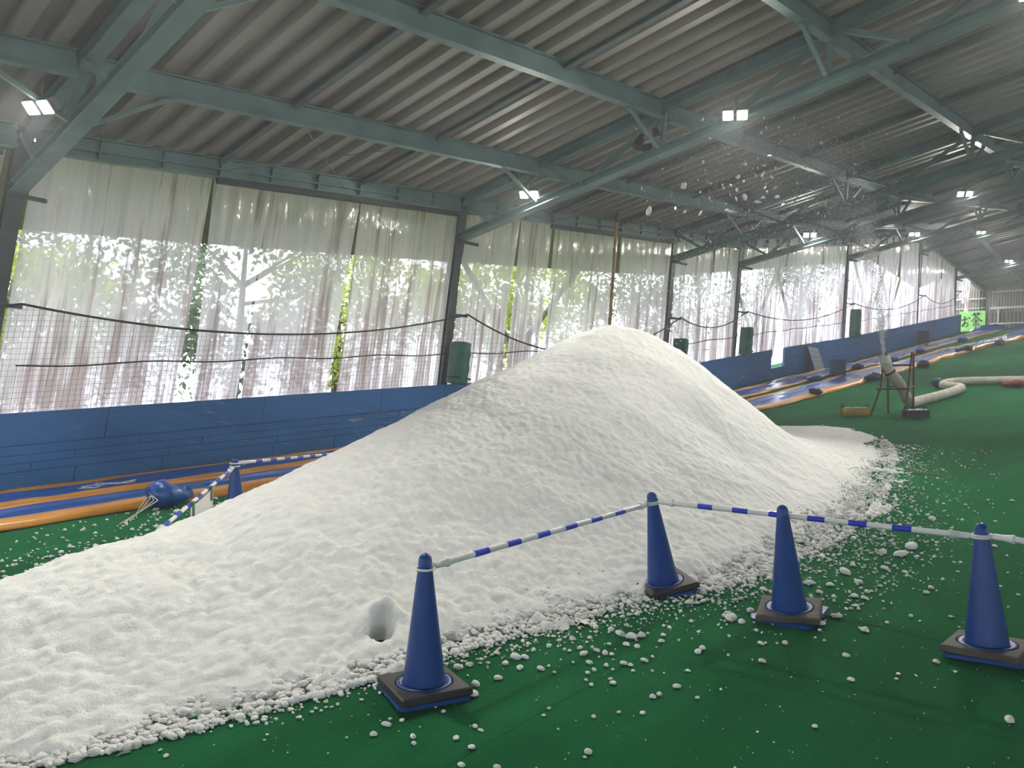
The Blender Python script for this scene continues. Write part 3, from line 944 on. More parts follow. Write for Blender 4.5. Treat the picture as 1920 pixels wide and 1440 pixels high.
bar(c5, e7, a5, SLN, 'striped bar slanting from the back cone down into the snow, paper hung on it', 7, .22)
e8 = Vector((5.65, 8.14, 1.60))
bar(c5 + a5 * .03, e8, a5, SLN, 'striped bar from the back cone along the slide lanes into the heap', 6, .33)
# paper sheet taped to the slanting bar
pa, pb = c5.lerp(e7, .34), c5.lerp(e7, .62)
t = thing('paper_sign', pa.lerp(pb, .5) - Vector((0, 0, .30)), 'white paper sheet hung on the slanting bar with green tape', 'sign')
P = []
off = (e7 - c5).normalized().cross(Vector((0, 0, 1))).normalized() * .022
for k in range(7):
    q = pa.lerp(pb, k / 6)
    P.append([tuple(q + Vector((0, 0, -.02 - .30 * j / 5)) - off * (1 + .6 * math.sin(j * .7))) for j in range(6)])
b = B()
Pn = np.array(P)
b.grid(Pn)
Pn2 = Pn + np.array(off) * .08
b.grid(Pn2[::-1])
b.make('sheet', M['paper'], t)
for q in (.10, .90):
    c = pa.lerp(pb, q)
    d = (pb - pa).normalized()
    b = B()
    b.beam(c + Vector((0, 0, .025)) - off * 1.15, c + Vector((0, 0, -.11)) - off * 1.9, .035, .004, d.cross(Vector((0, 0, 1))))
    b.tube([c - d * .017, c + d * .017], .0195, 10)
    b.make('tape', M['green_tape'], t)

# ------------------------------------------------------------------ slide lanes beside the wall
LX = [-6, 3, 10, 18, 22, 30, 38, 43, 52]
L1 = [11.86, 11.86, 11.82, 11.6, 11.5, 11.5, 11.45, 11.3, 10.9]
L2 = [10.64, 10.64, 10.5, 10.2, 9.98, 9.90, 9.70, 9.05, 8.5]
def lane(outer, wf, wb, wn, label, seed, near_r, xa, xb):
    t = thing('slide_lane', (20.0, float(np.interp(20, LX, outer)) - .6, float(zg(20.0))), label, 'slide lane', 'sheeted slide lanes')
    xs_ = np.arange(xa, xb, .16)
    far = np.clip((xs_ - 18) / 8, 0, 1)
    yo = np.interp(xs_, LX, outer) + .06 * vnoise(xs_ * .8, xs_ * 0, seed) * far
    n = 15
    u = np.linspace(0, 1, n)
    Y = (yo - wf * .9)[:, None] - u[None] * (wb + wf * .1 + wn * .1)
    X = xs_[:, None] + 0 * u[None]
    Z = zg(X) + .03 + .010 * vnoise(X * 1.3, Y * 4, seed + 1) + (.006 + .07 * far)[:, None] * np.clip(vnoise(X * 1.7, Y * 2.5, seed + 2), 0, 1)
    Z = Z + .035 * np.exp(-((u[None] - .22 - .03 * np.sin(X * .7)) / .10) ** 2) + .012 * np.exp(-((u[None] - .6) / .2) ** 2)
    B().strip(np.stack([X, Y, Z], -1), .008).make('blue_sheet', M['tarp_blue'], t)
    for s, y_in, wd, hh in ((1, 0, wf, .035), (-1, wf + wb, wn, near_r)):
        m = 9
        a = np.linspace(0, math.pi, m)
        hgt = hh * (1 + (.5 * far + .1) * vnoise(xs_ * 1.1, xs_ * 0, seed + 5 + s))
        c_ = yo - y_in - wd / 2 + .05 * vnoise(xs_ * .9, xs_ * 0, seed + 9 + s) * far
        Yt = c_[:, None] + np.cos(a)[None] * (wd / 2) * (1 + (.05 + .3 * far) * vnoise(xs_ * 1.9, xs_ * 0, seed + 11))[:, None]
        Xt = xs_[:, None] + 0 * a[None]
        Zt = zg(xs_)[:, None] + .024 + np.sin(a)[None] ** .7 * hgt[:, None] + .008 * vnoise(Xt * 3, Yt * 6, seed + 3)
        o = B().strip(np.stack([Xt, Yt, Zt], -1), .012).make('orange_edge', M['tarp_orange'], t)
        o['label'] = 'orange padded edge'
lane(L1, .22, .76, .20, 'blue slide lane with orange edges, nearest the blue wall', 41, .035, -6.0, 51.5)
lane(L2, .22, .90, .38, 'blue slide lane with orange edges, farther from the blue wall', 61, .085, -6.0, 52.5)
# bunched tarps at the crest of the slope
for q, (x, y, l, w_, h, lab) in enumerate(((52.6, 10.6, 1.3, 2.0, .42, 'heaped dark blue tarp under the lime green banner'), (52.8, 8.6, 1.5, 2.2, .40, 'heaped blue tarp at the crest by the right edge'))):
    n = 22
    U, V = np.meshgrid(np.linspace(-1, 1, n), np.linspace(-1, 1, n), indexing='ij')
    X, Y = x + U * l / 2, y + V * w_ / 2
    env = np.clip(1 - np.maximum(np.abs(U), np.abs(V)) ** 3, 0, 1)
    Z = zg(X) + .02 + env * h * (.7 + .3 * vnoise(U * 3, V * 3, 71 + q)) + .04 * vnoise(U * 7, V * 5, 75 + q) * env
    b = B().strip(np.stack([X, Y, Z], -1), .02)
    tag(b.make('tarp_heap', M['tarp_blue']), lab, 'tarp', 'heaped tarps at the crest')

def bag(x, y, L, W, H, yaw, m, label, seed, neck=True, cord=False):
    z = float(zg(x))
    t = thing('sandbag', (x, y, z + .015), label, 'sandbag', 'weight bags along the lanes')
    q = Matrix.Rotation(-SL, 3, 'Y') @ Matrix.Rotation(yaw, 3, 'Z')
    nu, nv = 20, 12
    P = np.zeros((nu + 1, nv, 3))
    for i in range(nu + 1):
        a = 2 * math.pi * i / nu
        for j in range(nv):
            b_ = -math.pi / 2 + math.pi * j / (nv - 1)
            cx, sx = math.cos(a), math.sin(a)
            cb, sb = math.cos(b_), math.sin(b_)
            e = lambda v, p: math.copysign(abs(v) ** p, v)
            rr = 1 + .13 * float(vnoise(np.array(cx * 2 + seed), np.array(sx * 2 + sb * 2), seed)) + .06 * math.sin(a * 7 + seed + sb * 3)
            p = Vector((e(cx, .8) * cb ** .7 * L / 2 * rr, e(sx, .8) * cb ** .7 * W / 2 * rr, (e(sb, .8) + 1) / 2 * H * (1 - .25 * cx)))
            P[i, j] = Vector((x, y, z + .015)) + q @ p
    B().grid(P).make('sack', M[m], t)
    if neck:
        pts = [Vector((x, y, z)) + q @ Vector(v) for v in ((L * .42, 0, H * .45), (L * .55, .02, H * .42), (L * .62, .03, H * .40), (L * .78, .05, H * .30))]
        B().tube(pts, [W * .22, W * .10, W * .09, W * .26], 10).make('tied_neck', M[m], t)
    if cord:
        for k in range(4):
            pts = [Vector((x, y, z)) + q @ Vector(v) for v in ((-L * .42, .02 * k, H * .75), (-L * .62, .05 - .06 * k, H * .55), (-L * .95, .03 - .04 * k, .02 + .02 * k), (-L * 1.3 - .1 * k, -.12 - .02 * k, .012))]
            B().tube(pts, .006, 5).make('cord', M['cord'], t)
bag(3.98, 9.0, .46, .40, .26, .45, 'bag', 'shiny blue bag tied with white cord on the near lane edge, left of the snow', 3, True, True)
BG = [(21.74, 8.62, .62, .45, .28, .3, 'bag_dark', 'dark blue sandbag on the near lane edge, just right of the snow heap'),
      (25.4, 10.15, .8, .5, .24, .8, 'bag', 'crumpled blue bag between the lanes, left of the blue box'),
      (29.6, 10.2, .75, .5, .28, .5, 'bag_dark', 'dark sandbag between the lanes, right of the blue box'),
      (25.5, 8.32, .62, .5, .32, 1.2, 'bag_dark', 'dark blue sandbag just left of the hose stand'),
      (30.1, 8.10, .72, .5, .36, .4, 'bag_dark', 'dark blue sandbag on the near lane edge, right of the hose stand'),
      (33.2, 10.1, .8, .55, .26, .9, 'bag', 'crumpled blue bag between the lanes, right of the snow jet'),
      (37.1, 10.15, .8, .5, .26, .2, 'bag', 'blue sandbag between the lanes under the sixth column'),
      (37.2, 8.35, .75, .5, .34, 1.0, 'bag_dark', 'dark blue sandbag on the near lane edge, below the black box'),
      (43.3, 9.9, .85, .5, .30, .5, 'bag', 'blue sandbag between the lanes near the crest'),
      (40.4, 7.72, .75, .5, .32, .2, 'bag_dark', 'dark blue sandbag on the near lane edge at the far right')]
for i, (x, y, l, w_, h, yaw, m, lab) in enumerate(BG):
    bag(x, y, l * .78, w_ * .8, h * .72, yaw, m, lab, 11 + i)
bag(23.9, 5.95, .62, .34, .22, -.35, 'bag_dark', 'dark blue bag lying at the bend of the pale hose', 31)
bag(24.1, 4.22, .55, .40, .18, .6, 'bag_red', 'red bag beside the pale hose at the right edge', 33)

t = thing('cord_tangle', (4.0, 10.95, float(zg(4.0)) + .06), 'tangle of thin white cord lying on the slide lanes by the wall', 'cord')
for k in range(6):
    pts = [Vector((3.95 + .13 * j + R.uniform(-.08, .08), 10.95 + R.uniform(-.10, .10), float(zg(3.95 + .13 * j)) + .07 + R.uniform(0, .03))) for j in range(-2, 4)]
    B().tube(spline0(pts), .005, 5).make('strand', M['cord'], t)
# boxes and leaning panel by the wall
def plain_box(name, x, y, d, yaw, m, label, cat, lid=True):
    z = float(zg(x)) + .03
    t = thing(name, (x, y, z), label, cat)
    mm = Matrix.Rotation(-SL * .9, 3, 'Y') @ Matrix.Rotation(yaw, 3, 'Z')
    w_ = .02
    u = mm @ Vector((0, 0, 1))
    c = Vector((x, y, z))
    B().box(c + mm @ Vector((0, 0, w_ / 2)), (d[0], d[1], w_), mm).make('bottom', M[m], t)
    for s in (-1, 1):
        B().box(c + mm @ Vector((s * (d[0] / 2 - w_ / 2), 0, d[2] / 2)), (w_, d[1], d[2]), mm).make('side', M[m], t)
        B().box(c + mm @ Vector((0, s * (d[1] / 2 - w_ / 2), d[2] / 2)), (d[0] - 2 * w_, w_, d[2]), mm).make('side', M[m], t)
    if lid:
        B().box(c + mm @ Vector((0, 0, d[2] + .012)), (d[0] + .02, d[1] + .02, .024), mm).make('lid', M[m], t)
    return t, mm, c
plain_box('storage_box', 27.2, 10.05, (.55, .45, .52), .5, 'box_blue', 'square blue-grey box standing between the slide lanes', 'box')
plain_box('storage_box', 42.6, 11.5, (.6, .5, .62), .2, 'box_black', 'dark box standing against the blue wall near the crest', 'box')
def crate(x, y, d, yaw, m, label, cont):
    t, mm, c = plain_box('tool_crate', x, y, d, yaw, m, label, 'crate', False)
    for s in (-1, 1):
        pts = [c + mm @ Vector((s * d[0] * .46, -d[1] * .3 * math.cos(a), d[2] + .09 * math.sin(a))) for a in [math.pi * k / 8 for k in range(9)]]
        B().tube(pts, .012, 6).make('handle', M['dark_box'], t)
    for k in range(5):
        p = c + mm @ Vector((-d[0] * .36 + k * d[0] * .18, (k % 2 - .5) * .06, d[2] * .9))
        B().box(p, (.09, .13, .07), mm).make('contents', M[cont], t)
crate(17.82, 6.15, (.58, .22, .16), -.90, 'yellow', 'yellow crate with a hoop handle left of the hose stand', 'cream')
crate(17.85, 4.90, (.46, .26, .15), -.85, 'dark_box', 'dark crate with pale contents right of the hose stand', 'white_plastic')
# leaning slatted panel
t = thing('leaning_panel', (29.2, 11.55, float(zg(29.2)) + .02), 'grey-blue slatted panel leaning against the blue wall', 'panel')
for k in range(5):
    h0, h1 = k * .19, k * .19 + .18
    q = lambda h: (11.45 + .38 * h, float(zg(29.2)) + .04 + h)
    (ya, za), (yb, zb) = q(h0), q(h1)
    sx = .25
    b = B()
    b.hexa([(28.75, ya, za - sx * .4), (29.75, ya, za + .0), (29.75, ya + .03, za + .0), (28.75, ya + .03, za - sx * .4),
            (28.75, yb, zb - sx * .4), (29.75, yb, zb + .0), (29.75, yb + .03, zb + .0), (28.75, yb + .03, zb - sx * .4)])
    b.make('slat', M['grey_panel'], t)
# green pads at the columns
for q, (x, h0, h1, w_, lab) in enumerate(((10.78, 1.09, 1.95, .34, 'shiny green vinyl pad on the wall at the second column'), (19.4, 1.0, 1.9, .3, 'green pad at the third column just above the snow'), (23.45, 1.1, 2.0, .26, 'green pad at the fourth column'), (33.3, 1.1, 2.25, .34, 'pale green pad at the fifth column'))):
    z = float(zg(x))
    b = B()
    n = 7
    P = np.array([[(x + w_ * (i / 6 - .5), 11.62 - .14 * (1 - (2 * i / 6 - 1) ** 4) + .015 * math.sin(j * 2.1 + i), z + h0 + (h1 - h0) * j / 8) for j in range(9)] for i in range(n)])
    b.grid(P)
    Q = P.copy(); Q[..., 1] = 11.86
    b.grid(Q[::-1])
    b.grid(np.stack([P[0], Q[0]])); b.grid(np.stack([Q[-1], P[-1]])); b.grid(np.stack([P[:, -1], Q[:, -1]]).transpose(1, 0, 2)); b.grid(np.stack([Q[:, 0], P[:, 0]]).transpose(1, 0, 2))
    t = thing('column_pad', (x, 11.75, z + h0), lab, 'pad', 'green column pads')
    b.make('cushion', M['green_pad'], t)
    B().box((x, 11.67, z + h0 + .12), (w_ + .03, .36, .03)).make('strap', M['rope'], t)
# bamboo pole
pts = [(15.60, 11.45, float(zg(15.6)) + .02), (15.45, 11.40, float(zg(15.5)) + 2.4), (15.28, 11.36, 8.20)]
t = thing('bamboo_pole', pts[0], 'tall yellow bamboo pole standing behind the snow peak', 'pole')
cane = B().tube(pts, [.05, .045, .035], 10).make('cane', M['bamboo'], t)
for z in (4.6, 5.5, 6.4, 7.3):
    f_ = (z - pts[0][2]) / (8.2 - pts[0][2])
    c = Vector(pts[0]).lerp(Vector(pts[2]), f_)
    B().tube([c - Vector((0, 0, .02)), c + Vector((0, 0, .02))], .052, 10).make('node', M['bamboo'], cane)
B().tube([Vector(pts[2]) - Vector((0, 0, .22)), Vector(pts[2]) + Vector((0, 0, .01))], .040, 10).make('red_tip', M['red_steel'], t)

# ------------------------------------------------------------------ hose and its stand
F4 = [(18.05, 5.89), (18.65, 5.70), (18.07, 5.18), (19.2, 5.33)]
t = thing('hose_stand', (18.5, 5.5, float(zg(18.5))), 'red-brown steel trestle stand holding up the hose nozzle', 'stand')
top_a, top_b = Vector((18.35, 5.72, float(zg(18.35)) + 1.42)), Vector((18.75, 5.28, float(zg(18.75)) + 1.40))
tops = [top_a + Vector((-.04, .02, 0)), top_a + Vector((.06, 0, 0)), top_b + Vector((-.05, 0, 0)), top_b + Vector((.06, 0, 0))]
feet = [Vector((x, y, float(zg(x)) + .01)) for x, y in F4]
for k in range(4):
    mid = feet[k].lerp(tops[k], .42) if k else feet[k].lerp(tops[k], .42) + Vector((.04, -.06, 0))
    B().tube([feet[k], mid, tops[k]], .022, 8).make('leg', M['red_steel'], t)
def at(k, f_): return feet[k].lerp(tops[k], f_)
for (a, b_, f_) in ((0, 2, .42), (1, 3, .45), (0, 1, .42), (2, 3, .44), (0, 2, .80), (1, 3, .80)):
    B().tube([at(a, f_), at(b_, f_)], .02, 8).make('crossbar', M['red_steel'], t)
def spline(P, n=8):
    return spline0([Vector(p) for p in P], n)
def gh(x, y, h=.12): return (x, y, float(zg(x)) + h)
path = [(18.28, 5.72, float(zg(18.3)) + 1.28), (18.36, 5.66, float(zg(18.36)) + 1.02), (18.62, 5.52, float(zg(18.62)) + .75), (19.0, 5.45, float(zg(19)) + .38), gh(19.6, 5.52, .16), gh(20.4, 5.48), gh(21.3, 5.32), gh(22.3, 5.22), gh(23.0, 5.25), gh(23.3, 5.62), gh(23.7, 5.85), gh(24.3, 5.80), gh(24.6, 5.45), gh(24.75, 4.9), gh(24.9, 4.2), gh(25.0, 3.2), gh(25.1, 1.5)]
t = thing('snow_hose', path[4], 'fat pale fabric hose winding over the carpet up to the stand', 'hose')
sp = spline(path)
B().tube(sp, [.115 + .004 * math.sin(i * 2.2) for i in range(len(sp))], 16).make('hose_tube', M['hose'], t)
B().tube([sp[0] + Vector((-.012, .012, .07)), sp[0], sp[3]], [.122, .124, .122], 16).make('nozzle_cuff', M['white_plastic'], t)
B().tube([sp[9] + Vector((0, 0, .01)), sp[10]], .126, 16).make('lashing', M['rope'], t)
t = B().tube([(10.57, 2.97, float(zg(10.57)) + .015), (10.6, 2.75, float(zg(10.6)) + .03), (10.64, 2.52, float(zg(10.64)) + .015)], [.008, .012, .006], 6)
tag(t.make('dry_twig', M['twig']), 'thin dry stick lying on the carpet right of the snow', 'stick')

# ------------------------------------------------------------------ banner
t = thing('tea_banner', (XEND - .12, 12.6, 13.56), 'lime green banner with two dark brushed characters at the slope top', 'banner')
y1, y0, z0, z1 = 13.38, 11.86, 13.56, 14.90
P = np.array([[(XEND - .12 + .02 * math.sin(i * 1.3 + j), y1 + (y0 - y1) * i / 10, z0 + (z1 - z0) * j / 6) for j in range(7)] for i in range(11)])
b = B().grid(P)
Q = P + np.array([.01, 0, 0])
b.grid(Q[::-1])
b.make('cloth', M['banner'], t)
def stroke(pts, w0, w1=None, name='brush_stroke'):
    """brush stroke on the banner face: points (u right, v up) in banner units, as a flat ribbon with thickness"""
    w1 = w0 if w1 is None else w1
    b = B()
    V = []
    n = len(pts)
    for i, (u, v) in enumerate(pts):
        a = Vector(pts[max(i - 1, 0)]); c = Vector(pts[min(i + 1, n - 1)])
        d = (c - a).normalized()
        nrm = Vector((-d.y, d.x))
        w_ = (w0 + (w1 - w0) * i / (n - 1)) / 2
        for s in (1, -1):
            uu, vv = u + nrm.x * w_ * s, v + nrm.y * w_ * s
            for dx in (-.155, -.148):
                V.append((XEND + dx, y1 + (y0 - y1) * uu, z0 + (z1 - z0) * vv))
    F = []
    for i in range(n - 1):
        o, p = i * 4, i * 4 + 4
        F += [(o, p, p + 2, o + 2), (o + 1, o + 3, p + 3, p + 1), (o, o + 1, p + 1, p), (o + 2, p + 2, p + 3, o + 3)]
    F += [(0, 2, 3, 1), (n * 4 - 4, n * 4 - 3, n * 4 - 1, n * 4 - 2)]
    b.add(V, F)
    b.make(name, M['ink'], t)
# first character
stroke([(.07, .55), (.20, .60), (.33, .60)], .06, .05)
stroke([(.20, .76), (.205, .5), (.195, .28)], .06, .05)
stroke([(.195, .30), (.14, .22), (.10, .28), (.16, .38), (.27, .42), (.345, .35), (.32, .24), (.24, .19)], .045, .05)
stroke([(.355, .70), (.41, .62)], .05, .06)
# second character
stroke([(.47, .80), (.64, .84), (.82, .86)], .06, .05)
stroke([(.575, .92), (.585, .76)], .055, .05)
stroke([(.715, .94), (.70, .78)], .055, .05)
stroke([(.645, .75), (.57, .60), (.46, .46)], .06, .035)
stroke([(.64, .74), (.74, .58), (.88, .47)], .045, .075)
stroke([(.54, .455), (.65, .48), (.75, .49)], .05, .045)
stroke([(.645, .58), (.65, .36), (.645, .16), (.60, .20)], .055, .03)
stroke([(.58, .37), (.53, .25)], .05, .04)
stroke([(.71, .37), (.775, .25)], .05, .06)

# ------------------------------------------------------------------ floodlights
def lamp(x, y, z, label, aim=(-.55, -.25, -.8), big=.72):
    t = thing('floodlight', (x, y, z), label, 'floodlight', 'floodlight pairs under the roof')
    d = Vector(aim).normalized()
    q = d.to_track_quat('-Z', 'Y')
    mq = q.to_matrix()
    sx = mq @ Vector((1, 0, 0))
    for s in (-1, 1):
        c = Vector((x, y, z)) + sx * s * .15 * big
        b = B().box(c - d * .04, (.24 * big, .24 * big, .07), mq)
        for k in range(-2, 3):
            b.box(c - d * .095 + sx * k * .036, (.010, .15, .05), mq)
        h = b.make('housing', M['lamp_case'], t)
        B().box(c + d * .002, (.20 * big, .20 * big, .014), mq).make('lens', M['lens'], h)
        ld = bpy.data.lights.new('floodlight_beam', 'AREA')
        ld.shape = 'SQUARE'; ld.size = .2 * big; ld.energy = LAMP_W; ld.color = (1, .965, .88); ld.spread = math.radians(150)
        lo = bpy.data.objects.new('floodlight_beam', ld)
        C.objects.link(lo); lo.parent = t
        lo.rotation_mode = 'QUATERNION'; lo.rotation_quaternion = q
        lo.location = c + d * .02 - Vector((x, y, z))
    B().tube([Vector((x, y, z)) - sx * .21 - d * .05, Vector((x, y, z)) + sx * .21 - d * .05], .015, 6).make('yoke', M['lamp_case'], t)
    B().tube([Vector((x, y, z)) - d * .05, (x, y, z + .30)], .014, 6).make('hanger', M['lamp_case'], t)
def cz(i, y): return float(zr(FRX[i], y)) - 1.18
lamp(2.25, 9.9, 3.42 + CAMZ, 'paired floodlight glowing by the first roof frame, far left')
lamp(10.5, 9.95, 5.16 + CAMZ, 'paired floodlight glowing on the second roof frame near the curtains')
lamp(10.5, 5.70, 5.74 + CAMZ, 'paired floodlight glowing above the flying snow')
lamp(10.5, 1.75, 6.35 + CAMZ, 'paired floodlight at the upper right corner')
lamp(2.25, 5.5, 4.15 + CAMZ, 'paired floodlight of the first frame out of view overhead')
for i, y in ((4, 1.6), (5, 1.6), (6, 5.3), (6, 1.6), (7, 5.3), (7, 1.6)):  # added unseen lamps that continue the lamp rows and brighten the uphill carpet
    lamp(FRX[i] - .2, y, float(zr(FRX[i], y)) - 1.15, f'added floodlight pair out of view on the {ORD[i - 1]} roof frame, {"second" if y > 5 else "third"} from the curtains', (.15, -.2, -.9))
lamp(23.1, 9.65, 8.0 + CAMZ, 'paired floodlight glowing on the fourth roof frame near the curtains')
lamp(23.1, 5.38, 8.62 + CAMZ, 'paired floodlight glowing on the fourth roof frame at the right')
lamp(32.8, 9.40, 10.84 + CAMZ, 'paired floodlight glowing on the fifth roof frame')
lamp(43.0, 9.22, 13.9 + CAMZ, 'paired floodlight glowing on the sixth roof frame')
lamp(50.3, 9.32, 14.36 + CAMZ, 'paired floodlight glowing on the seventh roof frame, lowest in the far row')
# small dark spot lamp on the second frame
t = thing('spot_lamp', (10.62, 7.35, 5.62 + CAMZ), 'small unlit dark spot lamp clamped to the second roof frame', 'spot lamp')
B().tube([(10.50, 7.42, 5.80 + CAMZ), (10.46, 7.44, 5.68 + CAMZ), (10.42, 7.46, 5.56 + CAMZ)], [.05, .08, .085], 14).make('barrel', M['steel_dark'], t)
B().box((10.6, 7.38, 5.60 + CAMZ), (.10, .16, .10)).make('clamp', M['steel_dark'], t)
B().tube([(10.60, 7.20, 5.78 + CAMZ), (10.56, 7.22, 5.9 + CAMZ)], [.07, .05], 12).make('second_barrel', M['steel_dark'], t)

# ------------------------------------------------------------------ snow lumps on the carpet, airborne chips, spray
def ico(sub):
    import bmesh
    bm = bmesh.new()
    bmesh.ops.create_icosphere(bm, subdivisions=sub, radius=1)
    V = [v.co.copy() for v in bm.verts]
    F = [tuple(v.index for v in f.verts) for f in bm.faces]
    bm.free()
    return V, F
IV, IF = ico(2)
IV1, IF1 = ico(1)
def lump_mesh(seed, flat=.72, rough=.30):
    r_ = random.Random(seed)
    cs = [(Vector((r_.uniform(-.7, .7), r_.uniform(-.7, .7), r_.uniform(-.3, .5))), r_.uniform(.25, .6)) for _ in range(4)]
    V = []
    for v in IV:
        k = .78 + .10 * math.sin(v.x * 3.1 + seed) * math.cos(v.y * 3.7 + seed * 2)
        for c, s in cs:
            k += s * .45 * max(0, v.dot(c.normalized()) - .45) * (1 if s > .4 else -1)
        V.append((v.x * k * (1 + rough * math.sin(seed)), v.y * k, max(-.35, v.z * k) * flat + .25))
    return V
LM = []
for s in range(10):
    b = B().add(lump_mesh(s + 1), IF, True)
    LM.append(b.mesh('snow_lump', M['snow']))
MARKS = ((2.69, 2.91, 'the front cone'), (4.78, 2.86, 'the cone in the snow'), (4.79, 1.97, 'the middle cone'), (4.87, .93, 'the right cone'), (8.0, 2.6, 'the right flank of the heap'), (10.6, 2.8, 'the dry stick'), (3.9, 7.3, 'the back cone'), (3.9, 9.0, 'the shiny blue bag'), (1.5, 6.6, 'the left tail of the heap'))
def where(x, y, r):
    mx_, my_, nm = min(MARKS, key=lambda m: (m[0] - x) ** 2 + (m[1] - y) ** 2)
    dx, dy = x - mx_, y - my_
    toward = dx * .72 + dy * .69
    side = dx * .69 - dy * .72
    rel = ('behind' if toward > 0 else 'in front of') if abs(toward) > abs(side) else ('right of' if side > 0 else 'left of')
    near = 'just' if math.hypot(dx, dy) < .45 else 'farther'
    size = 'tiny' if r < .016 else 'small' if r < .026 else 'middling' if r < .04 else 'large'
    return f'{size} snow lump {near} {rel} {nm}'
def lump(x, y, r, label, group, dz=0.0):
    if group:
        label = where(x, y, r)
        group = 'snow lumps scattered on the carpet'
    o = bpy.data.objects.new('snow_lump', R.choice(LM))
    C.objects.link(o)
    o.location = (x, y, float(carpet_z(np.array(x), np.array(y))) + .004 + dz)
    o.rotation_euler = (0, -SL, R.uniform(0, 6.28))
    s = R.uniform(.85, 1.15)
    o.scale = (r, r * s, r)
    return tag(o, label, 'snow lump', group)
# positions read off the photograph, turned into places on the carpet: x, y, radius
f_px = 1443.0
Mw = np.array([[_r.x, -_u.x, _f.x], [_r.y, -_u.y, _f.y], [_r.z, -_u.z, _f.z]])
def ground(px, py):
    r = Mw @ np.array([px - 960, py - 720, f_px])
    lo, hi = 0.0, .2
    for _ in range(60):
        mid = (lo + hi) / 2
        p = r * mid
        if p[2] + CAMZ > zg(p[0]): lo = mid
        else: hi = mid
    p = r * lo
    return p[0], p[1], lo * f_px
A_ = [(662, 1065, 65), (160, 1265, 50), (225, 1215, 50), (243, 1193, 25), (302, 1200, 27), (510, 1157, 28), (470, 1135, 25), (358, 1275, 45), (362, 1310, 35), (575, 1285, 45), (670, 1232, 38), (697, 1252, 28), (650, 1330, 45), (597, 1416, 45), (780, 1428, 38), (1038, 1145, 25), (1012, 1180, 25), (1260, 1187, 35), (1387, 1168, 25), (1507, 1172, 33), (1083, 1250, 14), (1555, 1090, 45), (1588, 1078, 42), (1780, 1097, 30), (1677, 1037, 42), (1358, 1020, 42), (1345, 1002, 25), (1250, 1030, 30), (1222, 1008, 25), (1230, 970, 32), (1262, 955, 32), (1322, 932, 40), (1410, 920, 45), (1445, 930, 35), (1458, 960, 25), (1355, 955, 25), (1515, 905, 40), (1555, 888, 25), (1237, 917, 38), (1157, 917, 25), (995, 945, 45), (1035, 935, 25), (1065, 970, 22), (820, 915, 40), (870, 878, 65), (915, 885, 45), (960, 850, 40), (890, 940, 40), (1210, 870, 42), (1275, 855, 35), (1352, 875, 30), (1142, 858, 28), (1425, 825, 42), (1478, 835, 32), (1600, 810, 35), (1610, 780, 32), (1450, 780, 70), (1500, 775, 60), (1390, 765, 50), (1345, 745, 50), (1783, 862, 38), (1735, 960, 22), (1612, 973, 18), (1640, 740, 32), (1750, 710, 32), (1695, 660, 30), (1740, 612, 45), (1780, 620, 30), (1830, 605, 30), (1155, 795, 42), (1240, 790, 40), (1230, 1355, 55), (1217, 1388, 24), (730, 935, 18), (640, 920, 42), (580, 930, 60), (672, 1015, 60)]
B_ = [(1833, 1195, 65), (1067, 1015, 40), (895, 1243, 35), (1477, 925, 38), (1298, 985, 25), (1288, 1010, 20), (1383, 995, 17), (1475, 1052, 14), (640, 930, 40), (632, 843, 35), (750, 838, 35), (592, 928, 15), (475, 905, 22), (330, 884, 40), (440, 1070, 20), (280, 978, 22), (618, 1275, 18), (725, 1155, 12), (1043, 895, 40), (1135, 775, 45), (1110, 770, 20), (1400, 740, 18), (1000, 710, 50), (925, 745, 45), (1045, 680, 22), (1093, 665, 30), (1085, 615, 45), (1130, 625, 38), (1145, 594, 35), (1222, 644, 18), (1457, 575, 32), (1430, 597, 32), (1328, 498, 28), (1230, 478, 40), (1040, 495, 60), (1105, 547, 45), (915, 595, 35), (870, 550, 50), (540, 735, 42), (490, 712, 80), (580, 680, 50), (1765, 245, 22), (1460, 230, 42), (1440, 215, 28), (1360, 365, 70), (1305, 405, 60), (1385, 422, 25), (1220, 397, 60), (1790, 565, 18), (1875, 608, 20)]
SPECIAL = {('a', 0): 'big oval snow lump against the right corner of the front cone base', ('a', 1): 'oval snow lump alone at the lower left of the carpet, below the front cone',
           ('a', 71): 'pair-headed snow lump on the carpet near the bottom edge, middle', ('b', 0): 'largest lone snow lump, at the right edge low on the carpet', ('b', 1): 'lone oval snow lump on the carpet below the middle cone',
           ('b', 2): 'lone pointed snow lump low on the carpet, left of the carpet seam', ('b', 3): 'snow lump touching the left corner of the dusty right cone base'}
G1 = 'snow lumps on the carpet in front of the heap'
G2 = 'snow lumps on the carpet right of the heap'
G3 = 'snow lumps on the carpet behind the heap'
LB1 = 'small snow lump scattered on the carpet between the front cone and the middle cone'
LB2 = 'small snow lump scattered on the carpet right of the snow heap'
LB3 = 'small snow lump scattered on the carpet between the heap and the slide lanes'
placed = 0
for key, lst, sc_, ox, oy in (('a', A_, 2.667, 640, 900), ('b', B_, 2.572, 1180, 880)):
    for k, (px, py, s) in enumerate(lst):
        X_, Y_ = ox + px / sc_, oy + (py + s * .3) / sc_
        gx_, gy_, dep = ground(X_, Y_)
        rad = s / sc_ / 2 * dep / f_px * 1.05
        lab = SPECIAL.get((key, k), LB1 if X_ < 1420 else LB2)
        grp = None if (key, k) in SPECIAL else (G1 if X_ < 1420 else G2)
        lump(gx_, gy_, rad, lab, grp)
        placed += 1
def inside_heap(x, y):
    return -2.4 < x < 16 and footprint(np.array(x), np.array(y)) < .97
